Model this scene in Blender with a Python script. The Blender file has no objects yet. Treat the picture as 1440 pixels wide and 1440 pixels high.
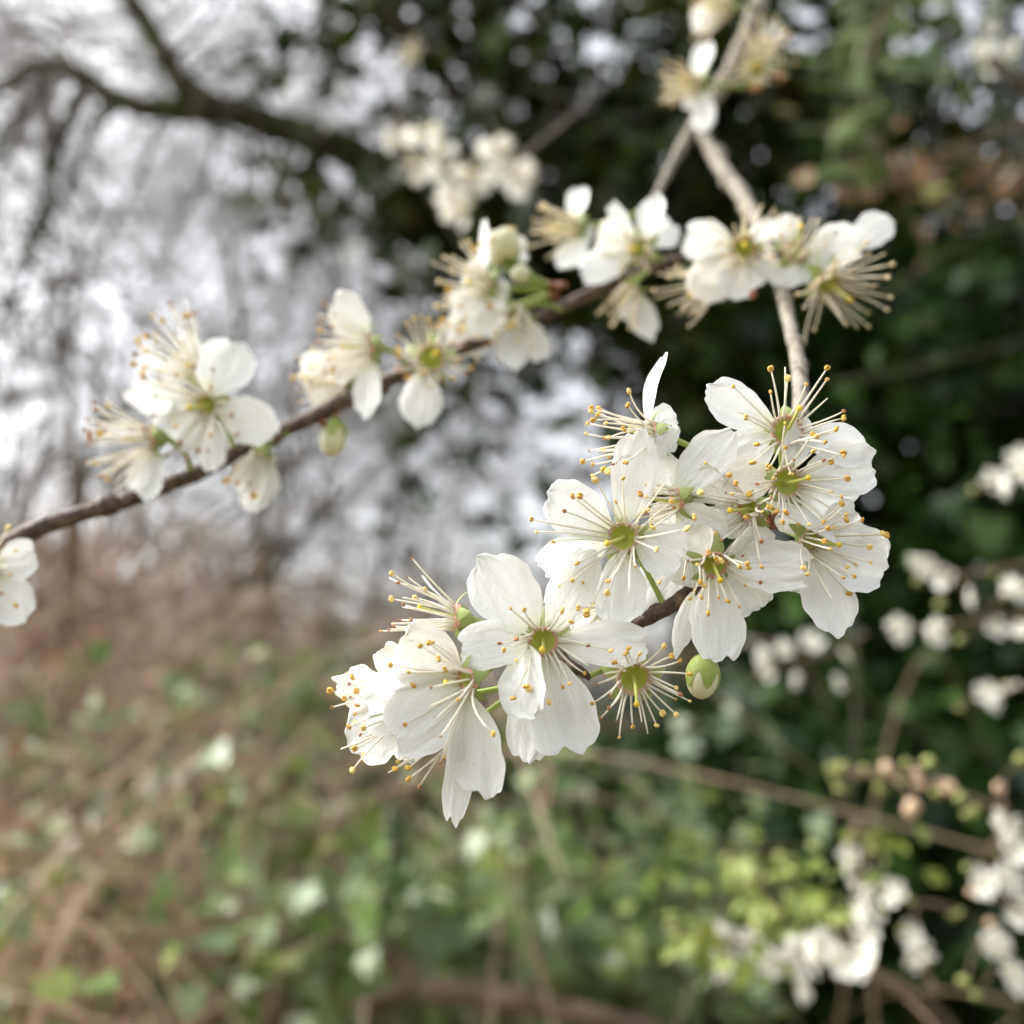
import bpy, math, random
import numpy as np
from mathutils import Vector, Matrix

SC = bpy.context.scene
COL = SC.collection
# ------------------------------------------------------------------ camera
HFOV = math.radians(54.0)
PITCH = math.radians(11.0)
CAMLOC = Vector((0.0, 0.0, 1.5))
FOCUS = 0.1425
cam = bpy.data.cameras.new('camera')
cam.sensor_width = 36.0
cam.lens = 18.0 / math.tan(HFOV / 2)
cam.clip_start = 0.01
cam.clip_end = 2000.0
cam.dof.use_dof = True
cam.dof.focus_distance = FOCUS
cam.dof.aperture_fstop = 11.0
cam_ob = bpy.data.objects.new('camera', cam)
COL.objects.link(cam_ob)
cam_ob.location = CAMLOC
cam_ob.rotation_euler = (math.radians(90) + PITCH, 0, 0)
SC.camera = cam_ob
RIGHT = Vector((1, 0, 0))
FWD = Vector((0, math.cos(PITCH), math.sin(PITCH)))
UP = Vector((0, -math.sin(PITCH), math.cos(PITCH)))
WID = 2 * math.tan(HFOV / 2)

# ------------------------------------------------------------------ sky, sun, exposure
SUN_EL, SUN_AZ = math.radians(46), math.radians(-74)      # azimuth clockwise from +Y: high behind the clouds, to the left
w = bpy.data.worlds.new("World")
SC.world = w
w.use_nodes = True
nt = w.node_tree
nt.nodes.clear()
sky = nt.nodes.new('ShaderNodeTexSky')
sky.sky_type = 'NISHITA'
sky.sun_disc = False
sky.sun_elevation = SUN_EL
sky.sun_rotation = SUN_AZ
sky.dust_density = 6.0
sky.air_density = 1.0
hs = nt.nodes.new('ShaderNodeHueSaturation')
hs.inputs['Saturation'].default_value = 0.26
bgn = nt.nodes.new('ShaderNodeBackground')
bgn.inputs['Strength'].default_value = 0.15
won = nt.nodes.new('ShaderNodeOutputWorld')
nt.links.new(sky.outputs[0], hs.inputs['Color'])
nt.links.new(hs.outputs[0], bgn.inputs[0])
nt.links.new(bgn.outputs[0], won.inputs[0])
sl = bpy.data.lights.new('sun', 'SUN')
sl.energy = 1.0
sl.angle = math.radians(25)
sl.color = (1.0, 0.99, 0.97)
so = bpy.data.objects.new('sun', sl)
COL.objects.link(so)
sd = Vector((math.sin(SUN_AZ) * math.cos(SUN_EL), math.cos(SUN_AZ) * math.cos(SUN_EL), math.sin(SUN_EL)))
so.rotation_euler = sd.to_track_quat('Z', 'Y').to_euler()
SC.view_settings.view_transform = 'Standard'
SC.view_settings.look = 'None'
SC.view_settings.gamma = 1.0
SC.view_settings.use_curve_mapping = False
SC.view_settings.exposure = 1.66
cy = SC.cycles
cy.use_denoising = True
cy.max_bounces = 6
cy.diffuse_bounces = 4
cy.transmission_bounces = 4
cy.glossy_bounces = 2
cy.caustics_reflective = False
cy.caustics_refractive = False


def P(px, py, d):
    """the point seen at pixel (px,py) of the 1440 photo, d metres along the view axis"""
    s = WID * d / 1440.0
    return CAMLOC + FWD * d + RIGHT * ((px - 720) * s) + UP * ((720 - py) * s)


def CV(v, d):
    """vector (right, down, towards camera) in photo pixels at depth d -> world"""
    s = WID * d / 1440.0
    return (RIGHT * v[0] - UP * v[1] - FWD * v[2]) * s


# ------------------------------------------------------------------ materials
def mat(name, col, rough=0.6, spec=0.3, trans=0.0, var=None, bump=None, noise=None, tcol=None):
    """col base colour; var (colour, ...) mixes by island; noise (colour, scale, lo, hi) mixes by 3D noise; trans share of translucency"""
    m = bpy.data.materials.new(name)
    m.use_nodes = True
    n, l = m.node_tree.nodes, m.node_tree.links
    pb = n['Principled BSDF']
    pb.inputs['Roughness'].default_value = rough
    pb.inputs['Specular IOR Level'].default_value = spec
    c = None
    if var:
        geo = n.new('ShaderNodeNewGeometry')
        rp = n.new('ShaderNodeValToRGB')
        cols = [col] + list(var)
        el = rp.color_ramp.elements
        while len(el) < len(cols):
            el.new(0.5)
        for i, cc in enumerate(cols):
            el[i].position = i / (len(cols) - 1)
            el[i].color = (*cc, 1)
        l.new(geo.outputs['Random Per Island'], rp.inputs[0])
        c = rp.outputs[0]
    if noise:
        tc = n.new('ShaderNodeTexCoord')
        nz = n.new('ShaderNodeTexNoise')
        nz.inputs['Scale'].default_value = noise[1]
        nz.inputs['Detail'].default_value = 6
        l.new(tc.outputs['Object'], nz.inputs['Vector'])
        mr = n.new('ShaderNodeMapRange')
        mr.inputs[1].default_value = noise[2]
        mr.inputs[2].default_value = noise[3]
        l.new(nz.outputs[0], mr.inputs[0])
        mx = n.new('ShaderNodeMixRGB')
        mx.inputs[1].default_value = (*col, 1)
        if c:
            l.new(c, mx.inputs[1])
        mx.inputs[2].default_value = (*noise[0], 1)
        l.new(mr.outputs[0], mx.inputs[0])
        c = mx.outputs[0]
    if c:
        l.new(c, pb.inputs['Base Color'])
    else:
        pb.inputs['Base Color'].default_value = (*col, 1)
    if bump:
        tc = n.new('ShaderNodeTexCoord')
        nz = n.new('ShaderNodeTexNoise')
        nz.inputs['Scale'].default_value = bump[0]
        nz.inputs['Detail'].default_value = 5
        l.new(tc.outputs['Object'], nz.inputs['Vector'])
        bp = n.new('ShaderNodeBump')
        bp.inputs['Strength'].default_value = bump[1]
        bp.inputs['Distance'].default_value = bump[2]
        l.new(nz.outputs[0], bp.inputs['Height'])
        l.new(bp.outputs[0], pb.inputs['Normal'])
    if trans:
        tr = n.new('ShaderNodeBsdfTranslucent')
        if tcol:
            tr.inputs[0].default_value = (*tcol, 1)
        elif c:
            l.new(c, tr.inputs[0])
        else:
            tr.inputs[0].default_value = (*col, 1)
        ms = n.new('ShaderNodeMixShader')
        ms.inputs[0].default_value = trans
        l.new(pb.outputs[0], ms.inputs[1])
        l.new(tr.outputs[0], ms.inputs[2])
        l.new(ms.outputs[0], n['Material Output'].inputs[0])
    return m


def petal_material(name, col, basecol, trans=0.30):
    """white petal: faint radiating veins along the petal's own UV, tinted claw, a few specks"""
    m = bpy.data.materials.new(name)
    m.use_nodes = True
    n, l = m.node_tree.nodes, m.node_tree.links
    pb = n['Principled BSDF']
    pb.inputs['Roughness'].default_value = 0.62
    pb.inputs['Specular IOR Level'].default_value = 0.22
    uv = n.new('ShaderNodeUVMap')
    sep = n.new('ShaderNodeSeparateXYZ')
    l.new(uv.outputs[0], sep.inputs[0])
    rp = n.new('ShaderNodeValToRGB')
    rp.color_ramp.elements[0].position = 0.0
    rp.color_ramp.elements[0].color = (*basecol, 1)
    rp.color_ramp.elements[1].position = 0.30
    rp.color_ramp.elements[1].color = (*col, 1)
    l.new(sep.outputs[0], rp.inputs[0])
    mp = n.new('ShaderNodeMapping')
    mp.inputs['Scale'].default_value = (2.2, 13.0, 1.0)
    l.new(uv.outputs[0], mp.inputs[0])
    obi = n.new('ShaderNodeObjectInfo')
    mul = n.new('ShaderNodeMath'); mul.operation = 'MULTIPLY'; mul.inputs[1].default_value = 50
    l.new(obi.outputs['Random'], mul.inputs[0])
    nz = n.new('ShaderNodeTexNoise'); nz.noise_dimensions = '4D'
    nz.inputs['Scale'].default_value = 1.0
    nz.inputs['Detail'].default_value = 4
    nz.inputs['Distortion'].default_value = 0.9
    l.new(mp.outputs[0], nz.inputs['Vector'])
    l.new(mul.outputs[0], nz.inputs['W'])
    n2 = n.new('ShaderNodeTexNoise'); n2.noise_dimensions = '4D'
    n2.inputs['Scale'].default_value = 8.0
    n2.inputs['Detail'].default_value = 5
    n2.inputs['Distortion'].default_value = 0.6
    l.new(uv.outputs[0], n2.inputs['Vector'])
    l.new(mul.outputs[0], n2.inputs['W'])
    add = n.new('ShaderNodeMath'); add.operation = 'ADD'
    l.new(nz.outputs[0], add.inputs[0]); l.new(n2.outputs[0], add.inputs[1])
    bp = n.new('ShaderNodeBump')
    bp.inputs['Strength'].default_value = 0.55
    bp.inputs['Distance'].default_value = 0.0005
    l.new(add.outputs[0], bp.inputs['Height'])
    l.new(bp.outputs[0], pb.inputs['Normal'])
    # vein tint
    mr = n.new('ShaderNodeMapRange')
    mr.inputs[1].default_value = 0.30; mr.inputs[2].default_value = 0.55
    mr.inputs[3].default_value = 0.965; mr.inputs[4].default_value = 1.0
    l.new(nz.outputs[0], mr.inputs[0])
    mx = n.new('ShaderNodeMixRGB'); mx.blend_type = 'MULTIPLY'; mx.inputs[0].default_value = 1.0
    l.new(rp.outputs[0], mx.inputs[1]); l.new(mr.outputs[0], mx.inputs[2])
    # specks
    n3 = n.new('ShaderNodeTexNoise'); n3.noise_dimensions = '4D'
    n3.inputs['Scale'].default_value = 26.0
    n3.inputs['Detail'].default_value = 0
    l.new(uv.outputs[0], n3.inputs['Vector']); l.new(mul.outputs[0], n3.inputs['W'])
    m3 = n.new('ShaderNodeMapRange')
    m3.inputs[1].default_value = 0.82; m3.inputs[2].default_value = 0.86
    l.new(n3.outputs[0], m3.inputs[0])
    mx2 = n.new('ShaderNodeMixRGB')
    mx2.inputs[2].default_value = (0.35, 0.24, 0.14, 1)
    l.new(m3.outputs[0], mx2.inputs[0]); l.new(mx.outputs[0], mx2.inputs[1])
    l.new(mx2.outputs[0], pb.inputs['Base Color'])
    tr = n.new('ShaderNodeBsdfTranslucent')
    l.new(mx2.outputs[0], tr.inputs[0]); l.new(bp.outputs[0], tr.inputs['Normal'])
    ms = n.new('ShaderNodeMixShader'); ms.inputs[0].default_value = trans
    l.new(pb.outputs[0], ms.inputs[1]); l.new(tr.outputs[0], ms.inputs[2])
    l.new(ms.outputs[0], n['Material Output'].inputs[0])
    return m


M = {}
M['petal'] = petal_material('petal', (0.885, 0.90, 0.895), (0.80, 0.83, 0.62))
M['petal_cream'] = petal_material('petal_cream', (0.89, 0.88, 0.81), (0.82, 0.72, 0.55))
M['filament'] = mat('filament', (0.86, 0.83, 0.72), 0.5, 0.3, 0.3)
M['filament_old'] = mat('filament_old', (0.85, 0.79, 0.62), 0.5, 0.3, 0.3)
M['anther'] = mat('anther', (0.70, 0.46, 0.11), 0.7, 0.2, noise=((0.50, 0.26, 0.05), 2500, 0.42, 0.7))
M['anther_light'] = mat('anther_light', (0.82, 0.62, 0.22), 0.7, 0.2)
M['anther_pale'] = mat('anther_pale', (0.72, 0.60, 0.36), 0.7, 0.2)
M['anther_brown'] = mat('anther_brown', (0.36, 0.17, 0.07), 0.7, 0.2)
M['cup'] = mat('cup', (0.30, 0.36, 0.12), 0.5, 0.35, 0.15)
M['cup_in'] = mat('cup_in', (0.52, 0.60, 0.10), 0.3, 0.5, 0.25)
M['rim'] = mat('rim', (0.72, 0.52, 0.36), 0.5, 0.3, 0.2)
M['rim_pink'] = mat('rim_pink', (0.72, 0.40, 0.30), 0.5, 0.3, 0.2)
M['pistil'] = mat('pistil', (0.60, 0.63, 0.17), 0.4, 0.4, 0.2)
M['stigma'] = mat('stigma', (0.75, 0.55, 0.06), 0.6, 0.3)
M['pedicel'] = mat('pedicel', (0.30, 0.38, 0.09), 0.45, 0.4, 0.1)
M['bud'] = mat('bud', (0.30, 0.38, 0.09), 0.6, 0.25, 0.2, noise=((0.40, 0.42, 0.15), 700, 0.45, 0.7))
M['bud_petal'] = mat('bud_petal', (0.74, 0.74, 0.50), 0.5, 0.3, 0.25)
M['bark_dark'] = mat('bark_dark', (0.060, 0.036, 0.026), 0.6, 0.4, noise=((0.17, 0.12, 0.085), 480, 0.46, 0.68), bump=(900, 1.0, 0.0008))
M['bark_grey'] = mat('bark_grey', (0.275, 0.25, 0.205), 0.8, 0.2, noise=((0.11, 0.09, 0.065), 520, 0.47, 0.66), bump=(900, 1.0, 0.0008))
M['scale'] = mat('scale', (0.22, 0.075, 0.03), 0.5, 0.4)
M['scale_orange'] = mat('scale_orange', (0.62, 0.30, 0.12), 0.5, 0.4, 0.2)


# ------------------------------------------------------------------ mesh helper
class MB:
    def __init__(s):
        s.v, s.f, s.m, s.uv = [], [], [], []
        s.has_uv = False

    def add(s, verts, faces, mi=0, uvs=None):
        o = len(s.v)
        s.v += [tuple(v) for v in verts]
        for f in faces:
            s.f.append(tuple(i + o for i in f))
            s.m.append(mi)
            if uvs is not None:
                s.uv += [uvs[i] for i in f]
                s.has_uv = True

    def tube(s, pts, rads, mi=0, sides=6, cap=True):
        pts = [Vector(p) for p in pts]
        n = len(pts)
        ref = Vector((0.3, 0.5, 0.81))
        vs, fs = [], []
        for i, p in enumerate(pts):
            t = (pts[min(i + 1, n - 1)] - pts[max(i - 1, 0)])
            if t.length < 1e-12:
                t = Vector((0, 0, 1))
            t.normalize()
            a = t.cross(ref)
            if a.length < 1e-3:
                a = t.cross(Vector((1, 0, 0)))
            a.normalize()
            b = t.cross(a)
            for k in range(sides):
                an = 2 * math.pi * k / sides
                vs.append(p + (a * math.cos(an) + b * math.sin(an)) * rads[i])
        for i in range(n - 1):
            for k in range(sides):
                k2 = (k + 1) % sides
                fs.append((i * sides + k, i * sides + k2, (i + 1) * sides + k2, (i + 1) * sides + k))
        if cap:
            fs.append(tuple(range(sides - 1, -1, -1)))
            fs.append(tuple(range((n - 1) * sides, n * sides)))
        s.add(vs, fs, mi)

    def blob(s, c, ax, r, rl, mi=0, seg=8, rings=5, f=None):
        """ellipsoid of radius r across, rl along ax"""
        c, ax = Vector(c), Vector(ax).normalized()
        a = ax.cross(Vector((0.31, 0.52, 0.79)))
        a.normalize()
        b = ax.cross(a)
        vs, fs = [c - ax * rl], []
        for i in range(1, rings):
            th = math.pi * i / rings
            for k in range(seg):
                ph = 2 * math.pi * k / seg
                rr = r * math.sin(th) * (f(th, ph) if f else 1)
                vs.append(c - ax * rl * math.cos(th) + (a * math.cos(ph) + b * math.sin(ph)) * rr)
        vs.append(c + ax * rl)
        for k in range(seg):
            fs.append((0, 1 + (k + 1) % seg, 1 + k))
        for i in range(rings - 2):
            for k in range(seg):
                k2 = (k + 1) % seg
                o = 1 + i * seg
                fs.append((o + k, o + k2, o + seg + k2, o + seg + k))
        o = 1 + (rings - 2) * seg
        for k in range(seg):
            fs.append((o + k, o + (k + 1) % seg, len(vs) - 1))
        s.add(vs, fs, mi)

    def build(s, name, mats, parent=None, loc=(0, 0, 0), smooth=True):
        me = bpy.data.meshes.new(name)
        me.from_pydata(s.v, [], s.f)
        for m in (mats if isinstance(mats, (list, tuple)) else [mats]):
            me.materials.append(m)
        me.polygons.foreach_set('material_index', s.m)
        me.polygons.foreach_set('use_smooth', [smooth] * len(s.f))
        if s.has_uv:
            ul = me.uv_layers.new(name='UVMap')
            ul.data.foreach_set('uv', np.array(s.uv, dtype=np.float32).ravel())
        me.update()
        o = bpy.data.objects.new(name, me)
        COL.objects.link(o)
        o.location = loc
        if parent:
            o.parent = parent
        return o


def tag(o, label=None, cat=None, group=None, kind=None):
    for k, v in (('label', label), ('category', cat), ('group', group), ('kind', kind)):
        if v:
            o[k] = v
    return o


def empty(name, loc, parent=None):
    o = bpy.data.objects.new(name, None)
    COL.objects.link(o)
    o.empty_display_size = 0.01
    o.location = loc
    if parent:
        o.parent = parent
    return o


def catmull(pts, rads, sub):
    pts = [Vector(p) for p in pts]
    out, ro = [], []
    n = len(pts)
    for i in range(n - 1):
        p0, p1, p2, p3 = pts[max(i - 1, 0)], pts[i], pts[i + 1], pts[min(i + 2, n - 1)]
        for k in range(sub):
            t = k / sub
            out.append(0.5 * ((2 * p1) + (p2 - p0) * t + (2 * p0 - 5 * p1 + 4 * p2 - p3) * t * t + (3 * p1 - p0 - 3 * p2 + p3) * t ** 3))
            ro.append(rads[i] * (1 - t) + rads[i + 1] * t)
    out.append(pts[-1]); ro.append(rads[-1])
    return out, ro


# ------------------------------------------------------------------ flowers
DSC = [1.0]


def petal(parent, tip, width, axis, rim, d, rnd, roll=0.0, bend=0.10, cup=0.12, notch=0.03, m='petal', base=None, face=0.5, lobes=1.0, mx=0.60):
    """tip, base: px vectors relative to the flower's centre"""
    A = Vector(axis).normalized()
    T = Vector(tip)
    per = T - A * T.dot(A)
    if base is None:
        B = per.normalized() * rim if per.length > 1e-6 else Vector((0, rim, 0))
    else:
        B = Vector(base)
    L = T - B
    ln = L.length
    L.normalize()
    camd = Vector((0, 0, 1))
    N = A * face + camd * (1 - face)
    N = N - L * N.dot(L)
    N.normalize()
    S = L.cross(N)
    r = math.radians(roll)
    N, S = N * math.cos(r) + S * math.sin(r), S * math.cos(r) - N * math.sin(r)
    nu, nv = 30, 21
    vs, uvs, fs = [], [], []
    ph = [rnd.uniform(0, 6.28) for _ in range(12)]
    a, b = 0.66, 0.66 * (1 - mx) / mx
    um = a / (a + b)
    pk = um ** a * (1 - um) ** b
    asym = rnd.uniform(-0.06, 0.06)
    curl = [rnd.uniform(-0.10, 0.14), rnd.uniform(-0.10, 0.14)]
    for i in range(nu + 1):
        t = i / nu
        u = 1 - (1 - t) ** 2.1
        u = min(u, 0.9995)
        prof = u ** a * (1 - u) ** b / pk
        prof = max(prof, 0.16 * (1 - u) ** 3)
        for j in range(nv):
            v = -1 + 2 * j / (nv - 1)
            wv = 1.06 + lobes * (0.034 * math.sin(6 * u + ph[0] + v) + 0.030 * math.sin(15 * u + ph[1] + (2 if v > 0 else 0)) * abs(v) + 0.016 * math.sin(27 * u + ph[2] + 2 * v))
            x = v * prof * width / 2 * wv + asym * width * math.sin(math.pi * u)
            s_ = u * ln
            xl = v * prof
            s_ -= ln * notch * 1.4 * math.exp(-(xl / 0.30) ** 2) * u ** 6
            s_ += ln * lobes * u ** 4 * (0.030 * math.sin(4.5 * xl + ph[3]) + 0.020 * math.sin(10 * xl + ph[4]) + 0.010 * math.sin(19 * xl + ph[11]))
            z = -bend * ln * 4 * u * (1 - u) * 0.5
            z += cup * width * (v * prof) ** 2 * 0.6
            cu = curl[0] if v < 0 else curl[1]
            z += cu * width * max(0, abs(v) - 0.55) ** 2 * 3 * prof
            z += width * 0.028 * math.sin(4 * v + ph[5] + 2 * u) * math.sin(5 * u + ph[6]) * (0.3 + u)
            z += width * 0.016 * math.sin(9 * v + ph[7]) * u + width * 0.012 * math.sin(15 * v + 3 * u + ph[8]) * math.sin(9 * u + ph[9]) + width * 0.02 * math.sin(13 * u + ph[10]) * max(0, abs(v) - .5)
            z += width * 0.020 * math.exp(-(v / 0.12) ** 2) * (1 - u) * u * 3
            q = B + L * s_ + S * x + N * z
            vs.append(CV(q, d))
            uvs.append((u, 0.5 + 0.5 * v * (0.35 + 0.65 * prof)))
    for i in range(nu):
        for j in range(nv - 1):
            k = i * nv + j
            fs.append((k, k + 1, k + nv + 1, k + nv))
    mb = MB()
    mb.add(vs, fs, 0, uvs)
    return mb.build('petal', M[m], parent)


def frame(axis):
    A = Vector(axis).normalized()
    a = A.cross(Vector((0.2, 0.9, 0.35)))
    a.normalize()
    return A, a, A.cross(a)


def add_stamen(mb, A, a, b, rim, d, rnd, L, sp0, sp1, k, n, lean, brown, size=1.0, asz=1.0):
    ph = 2 * math.pi * (k + rnd.uniform(-0.35, 0.35)) / n
    rad = a * math.cos(ph) + b * math.sin(ph)
    ring = rnd.choice((0.76, 0.88, 0.98))
    p0 = rad * rim * ring + A * rim * 0.05
    sp = math.radians(rnd.uniform(sp0, sp1))
    dr = (A * math.cos(sp) + rad * math.sin(sp) + Vector(lean) * rnd.uniform(0.5, 1.3) + Vector((rnd.gauss(0, .09), rnd.gauss(0, .09), rnd.gauss(0, .09)))).normalized()
    ln = L * rnd.uniform(0.62, 1.1)
    bow = (A - dr * A.dot(dr)) * rnd.uniform(-0.16, 0.22) + Vector((rnd.gauss(0, .04), rnd.gauss(0, .04), rnd.gauss(0, .04)))
    pts = []
    for i in range(6):
        t = i / 5
        pts.append(CV(p0 + dr * ln * t + bow * ln * 4 * t * (1 - t) * 0.5, d))
    s = WID * d / 1440 * size
    mb.tube(pts, [2.1 * s, 1.7 * s, 1.5 * s, 1.35 * s, 1.2 * s, 1.0 * s], 0, 6)
    dirn = (pts[-1] - pts[-2]).normalized()
    side = dirn.cross(Vector((rnd.gauss(0, 1), rnd.gauss(0, 1), rnd.gauss(0, 1))))
    side.normalize()
    mi = 2 if rnd.random() < brown else rnd.choice((1, 1, 3))
    if rnd.random() < 0.10:
        return
    r = rnd.uniform(1.9, 4.0) * s * (0.75 if mi == 2 else 1.0) * asz
    up = (dirn + side.cross(dirn) * rnd.uniform(-0.9, 0.9)).normalized()
    for sg in (-1, 1):
        mb.blob(pts[-1] + dirn * r * 0.5 + side * (sg * r * 0.5), up, r * 0.82, r * 1.25, mi, 8, 6)


def flower(thing, cx, cy, d, axis, petals, rim=19, stam=(22, 15, 62, 82), lean=(0, 0, 0), brown=0.15, ped=None, label=None,
           seed=1, pistil=True, single=False, rimc='rim', fil='filament', pm='petal', sepals=True, size=1.0, name='flower', asz=1.0, am='anther'):
    rnd = random.Random(seed)
    d *= DSC[0]
    c = P(cx, cy, d)
    e = empty(name, c - thing.location, thing)
    if label:
        e['label'] = label
    A, a, b = frame(axis)
    s = WID * d / 1440
    # petals
    for p in petals:
        kw = dict(p[4]) if len(p) > 4 else {}
        kw.setdefault('m', pm)
        petal(e, (p[0] - cx, p[1] - cy, p[2]), p[3], axis, rim * 0.9, d, rnd, **kw)
    # calyx cup
    mb = MB()
    prof = [(0.20, -1.30), (0.50, -1.08), (0.80, -0.72), (0.98, -0.30), (1.04, 0.0), (0.98, 0.10), (0.88, 0.04), (0.76, -0.12), (0.54, -0.30), (0.24, -0.38), (0.02, -0.39)]
    seg = 20
    vs = []
    for (r_, h_) in prof:
        for k in range(seg):
            an = 2 * math.pi * k / seg
            vs.append(CV((a * math.cos(an) + b * math.sin(an)) * r_ * rim + A * h_ * rim, d))
    for i in range(len(prof) - 1):
        fs = [(i * seg + k, i * seg + (k + 1) % seg, (i + 1) * seg + (k + 1) % seg, (i + 1) * seg + k) for k in range(seg)]
        mb.add(vs if i == 0 else [], fs if i == 0 else [], 0)
        if i > 0:
            mi = 0 if i < 3 else (1 if i < 7 else 2)
            for f in fs:
                mb.f.append(f); mb.m.append(mi)
    if sepals:
        for k in range(5):
            an = 2 * math.pi * (k + 0.5 + rnd.uniform(-.1, .1)) / 5
            rad = a * math.cos(an) + b * math.sin(an)
            tan = A.cross(rad)
            pts = []
            for t, wd, h in ((0, 0.42, -0.05), (0.3, 0.46, -0.18), (0.6, 0.34, -0.42), (0.85, 0.16, -0.72), (1.0, 0.02, -0.9)):
                q = rad * rim * (0.98 + 1.0 * t) + A * rim * h
                pts.append([q - tan * rim * wd, q + A * rim * 0.08, q + tan * rim * wd])
            vv = [CV(x, d) for row in pts for x in row]
            ff = []
            for i in range(4):
                for j in range(2):
                    ff.append((i * 3 + j, i * 3 + j + 1, i * 3 + j + 4, i * 3 + j + 3))
            mb.add(vv, ff, 0)
    mb.build('calyx', [M['cup'], M[rimc], M['cup_in']], e)
    # pistil
    if pistil:
        mb = MB()
        lean2 = Vector((rnd.uniform(-.25, .25), rnd.uniform(-.25, .25), 0)) + Vector(lean) * 0.6
        tip = A * 2.1 * rim + lean2 * 2.0 * rim
        pts = [CV(A * rim * -0.5, d), CV(A * rim * 0.3 + lean2 * rim * .2, d), CV(A * rim * 1.2 + lean2 * rim, d), CV(tip, d)]
        pts, rr = catmull(pts, [3.6 * s * size, 2.8 * s * size, 2.2 * s * size, 2.4 * s * size], 4)
        mb.tube(pts, rr, 0, 8)
        mb.blob(CV(Vector((0, 0, -0)) - A * rim * 0.42, d), CV(A, d), 5.5 * s * size, 8 * s * size, 0)
        mb.blob(pts[-1], pts[-1] - pts[-2], 4.6 * s * size, 3.0 * s * size, 1)
        mb.build('pistil', [M['pistil'], M['stigma']], e)
    # stamens
    n, sp0, sp1, L = stam
    ml = [M[fil], M[am], M['anther_brown'] if am == 'anther' else M[am], M['anther_light'] if am == 'anther' else M[am]]
    if single:
        for k in range(n):
            mb = MB()
            add_stamen(mb, A, a, b, rim, d, rnd, L, sp0, sp1, k, n, lean, brown, size, asz)
            mb.build('stamen', ml, e)
    else:
        mb = MB()
        for k in range(n):
            add_stamen(mb, A, a, b, rim, d, rnd, L, sp0, sp1, k, n, lean, brown, size, asz)
        mb.build('stamens', ml, e)
    # pedicel
    if ped:
        q = P(ped[0], ped[1], ped[2] * DSC[0]) - c
        p0 = CV(A * rim * -1.25, d)
        mid = p0 * 0.5 + q * 0.5 + CV(A * rim * -0.6, d)
        pts, rr = catmull([p0 + CV(A * rim * .1, d), mid, q], [4.5 * s * size, 4.0 * s * size, 4.6 * s * size], 5)
        mb = MB()
        mb.tube(pts, rr, 0, 8)
        mb.build('pedicel', M['pedicel'], e)
    return e


def bud(thing, cx, cy, d, axis, r, rl, ped=None, label=None, green=0.55, name='bud', pet='bud_petal'):
    """closed bud: green calyx hugging a pale ball of folded petals"""
    d *= DSC[0]
    c = P(cx, cy, d)
    e = empty(name, c - thing.location, thing)
    if label:
        e['label'] = label
    A, a, b = frame(axis)
    s = WID * d / 1440
    mb = MB()
    mb.blob((0, 0, 0), CV(A, d), r * s, rl * s, 0, 20, 14, lambda th, ph: 1 + 0.07 * abs(math.sin(1.5 * ph + 1.1 * th)) + 0.03 * math.sin(5 * ph) - 0.04)
    mb.build('petals', [M[pet]], e)
    mb = MB()
    seg, rings = 30, 12
    vs, fs = [], []
    for i in range(rings + 1):
        for k in range(seg):
            ph = 2 * math.pi * k / seg
            lim = math.pi * (green * (0.62 + 0.38 * (0.5 + 0.5 * math.cos(5 * ph)) ** 0.8))
            th = lim * i / rings
            rr = (r * 1.05 + 0.6) * s * math.sin(th)
            vs.append(-CV(A, d).normalized() * (rl * 1.06 + .4) * s * math.cos(th) + CV(a * math.cos(ph) + b * math.sin(ph), d).normalized() * rr)
    for i in range(rings):
        for k in range(seg):
            k2 = (k + 1) % seg
            fs.append((i * seg + k, i * seg + k2, (i + 1) * seg + k2, (i + 1) * seg + k))
    mb.add(vs, fs, 0)
    mb.build('calyx', M['bud'], e)
    if ped:
        q = P(ped[0], ped[1], ped[2] * DSC[0]) - c
        p0 = -CV(A, d).normalized() * rl * s
        mid = p0 * 0.5 + q * 0.5 - CV(A, d).normalized() * rl * s * 0.4
        pts, rr = catmull([p0, mid, q], [4.5 * s, 4 * s, 4.6 * s], 5)
        mb = MB(); mb.tube(pts, rr, 0, 8)
        mb.build('pedicel', M['pedicel'], e)
    return e


def twig(thing, name, pts, rpx, mt, seed=0, sub=8, knob=0.10, nodes=(), label=None):
    """pts (px,py,depth), rpx radius in px at that depth"""
    rnd = random.Random(seed)
    pts = [(p[0], p[1], p[2] * DSC[0]) for p in pts]
    pp = [P(*p) - thing.location for p in pts]
    rr = [r * WID * p[2] / 1440 for r, p in zip(rpx, pts)]
    q, r = catmull(pp, rr, sub)
    r = [x * (1 + rnd.uniform(-knob, knob)) for x in r]
    for k in range(len(q)):
        q[k] = q[k] + Vector((rnd.gauss(0, 1), rnd.gauss(0, 1), rnd.gauss(0, 1))) * r[k] * 0.06
    mb = MB()
    mb.tube(q, r, 0, 12)
    for (i, f) in nodes:
        i = min(int(i * (len(q) - 1)), len(q) - 2)
        mb.blob(q[i] + Vector((rnd.gauss(0, 1), rnd.gauss(0, 1), rnd.gauss(0, 1))).normalized() * r[i] * .6, q[i + 1] - q[i], r[i] * f, r[i] * f * 1.2, 0)
    o = mb.build(name, mt, thing)
    if label:
        o['label'] = label
    return o


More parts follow.
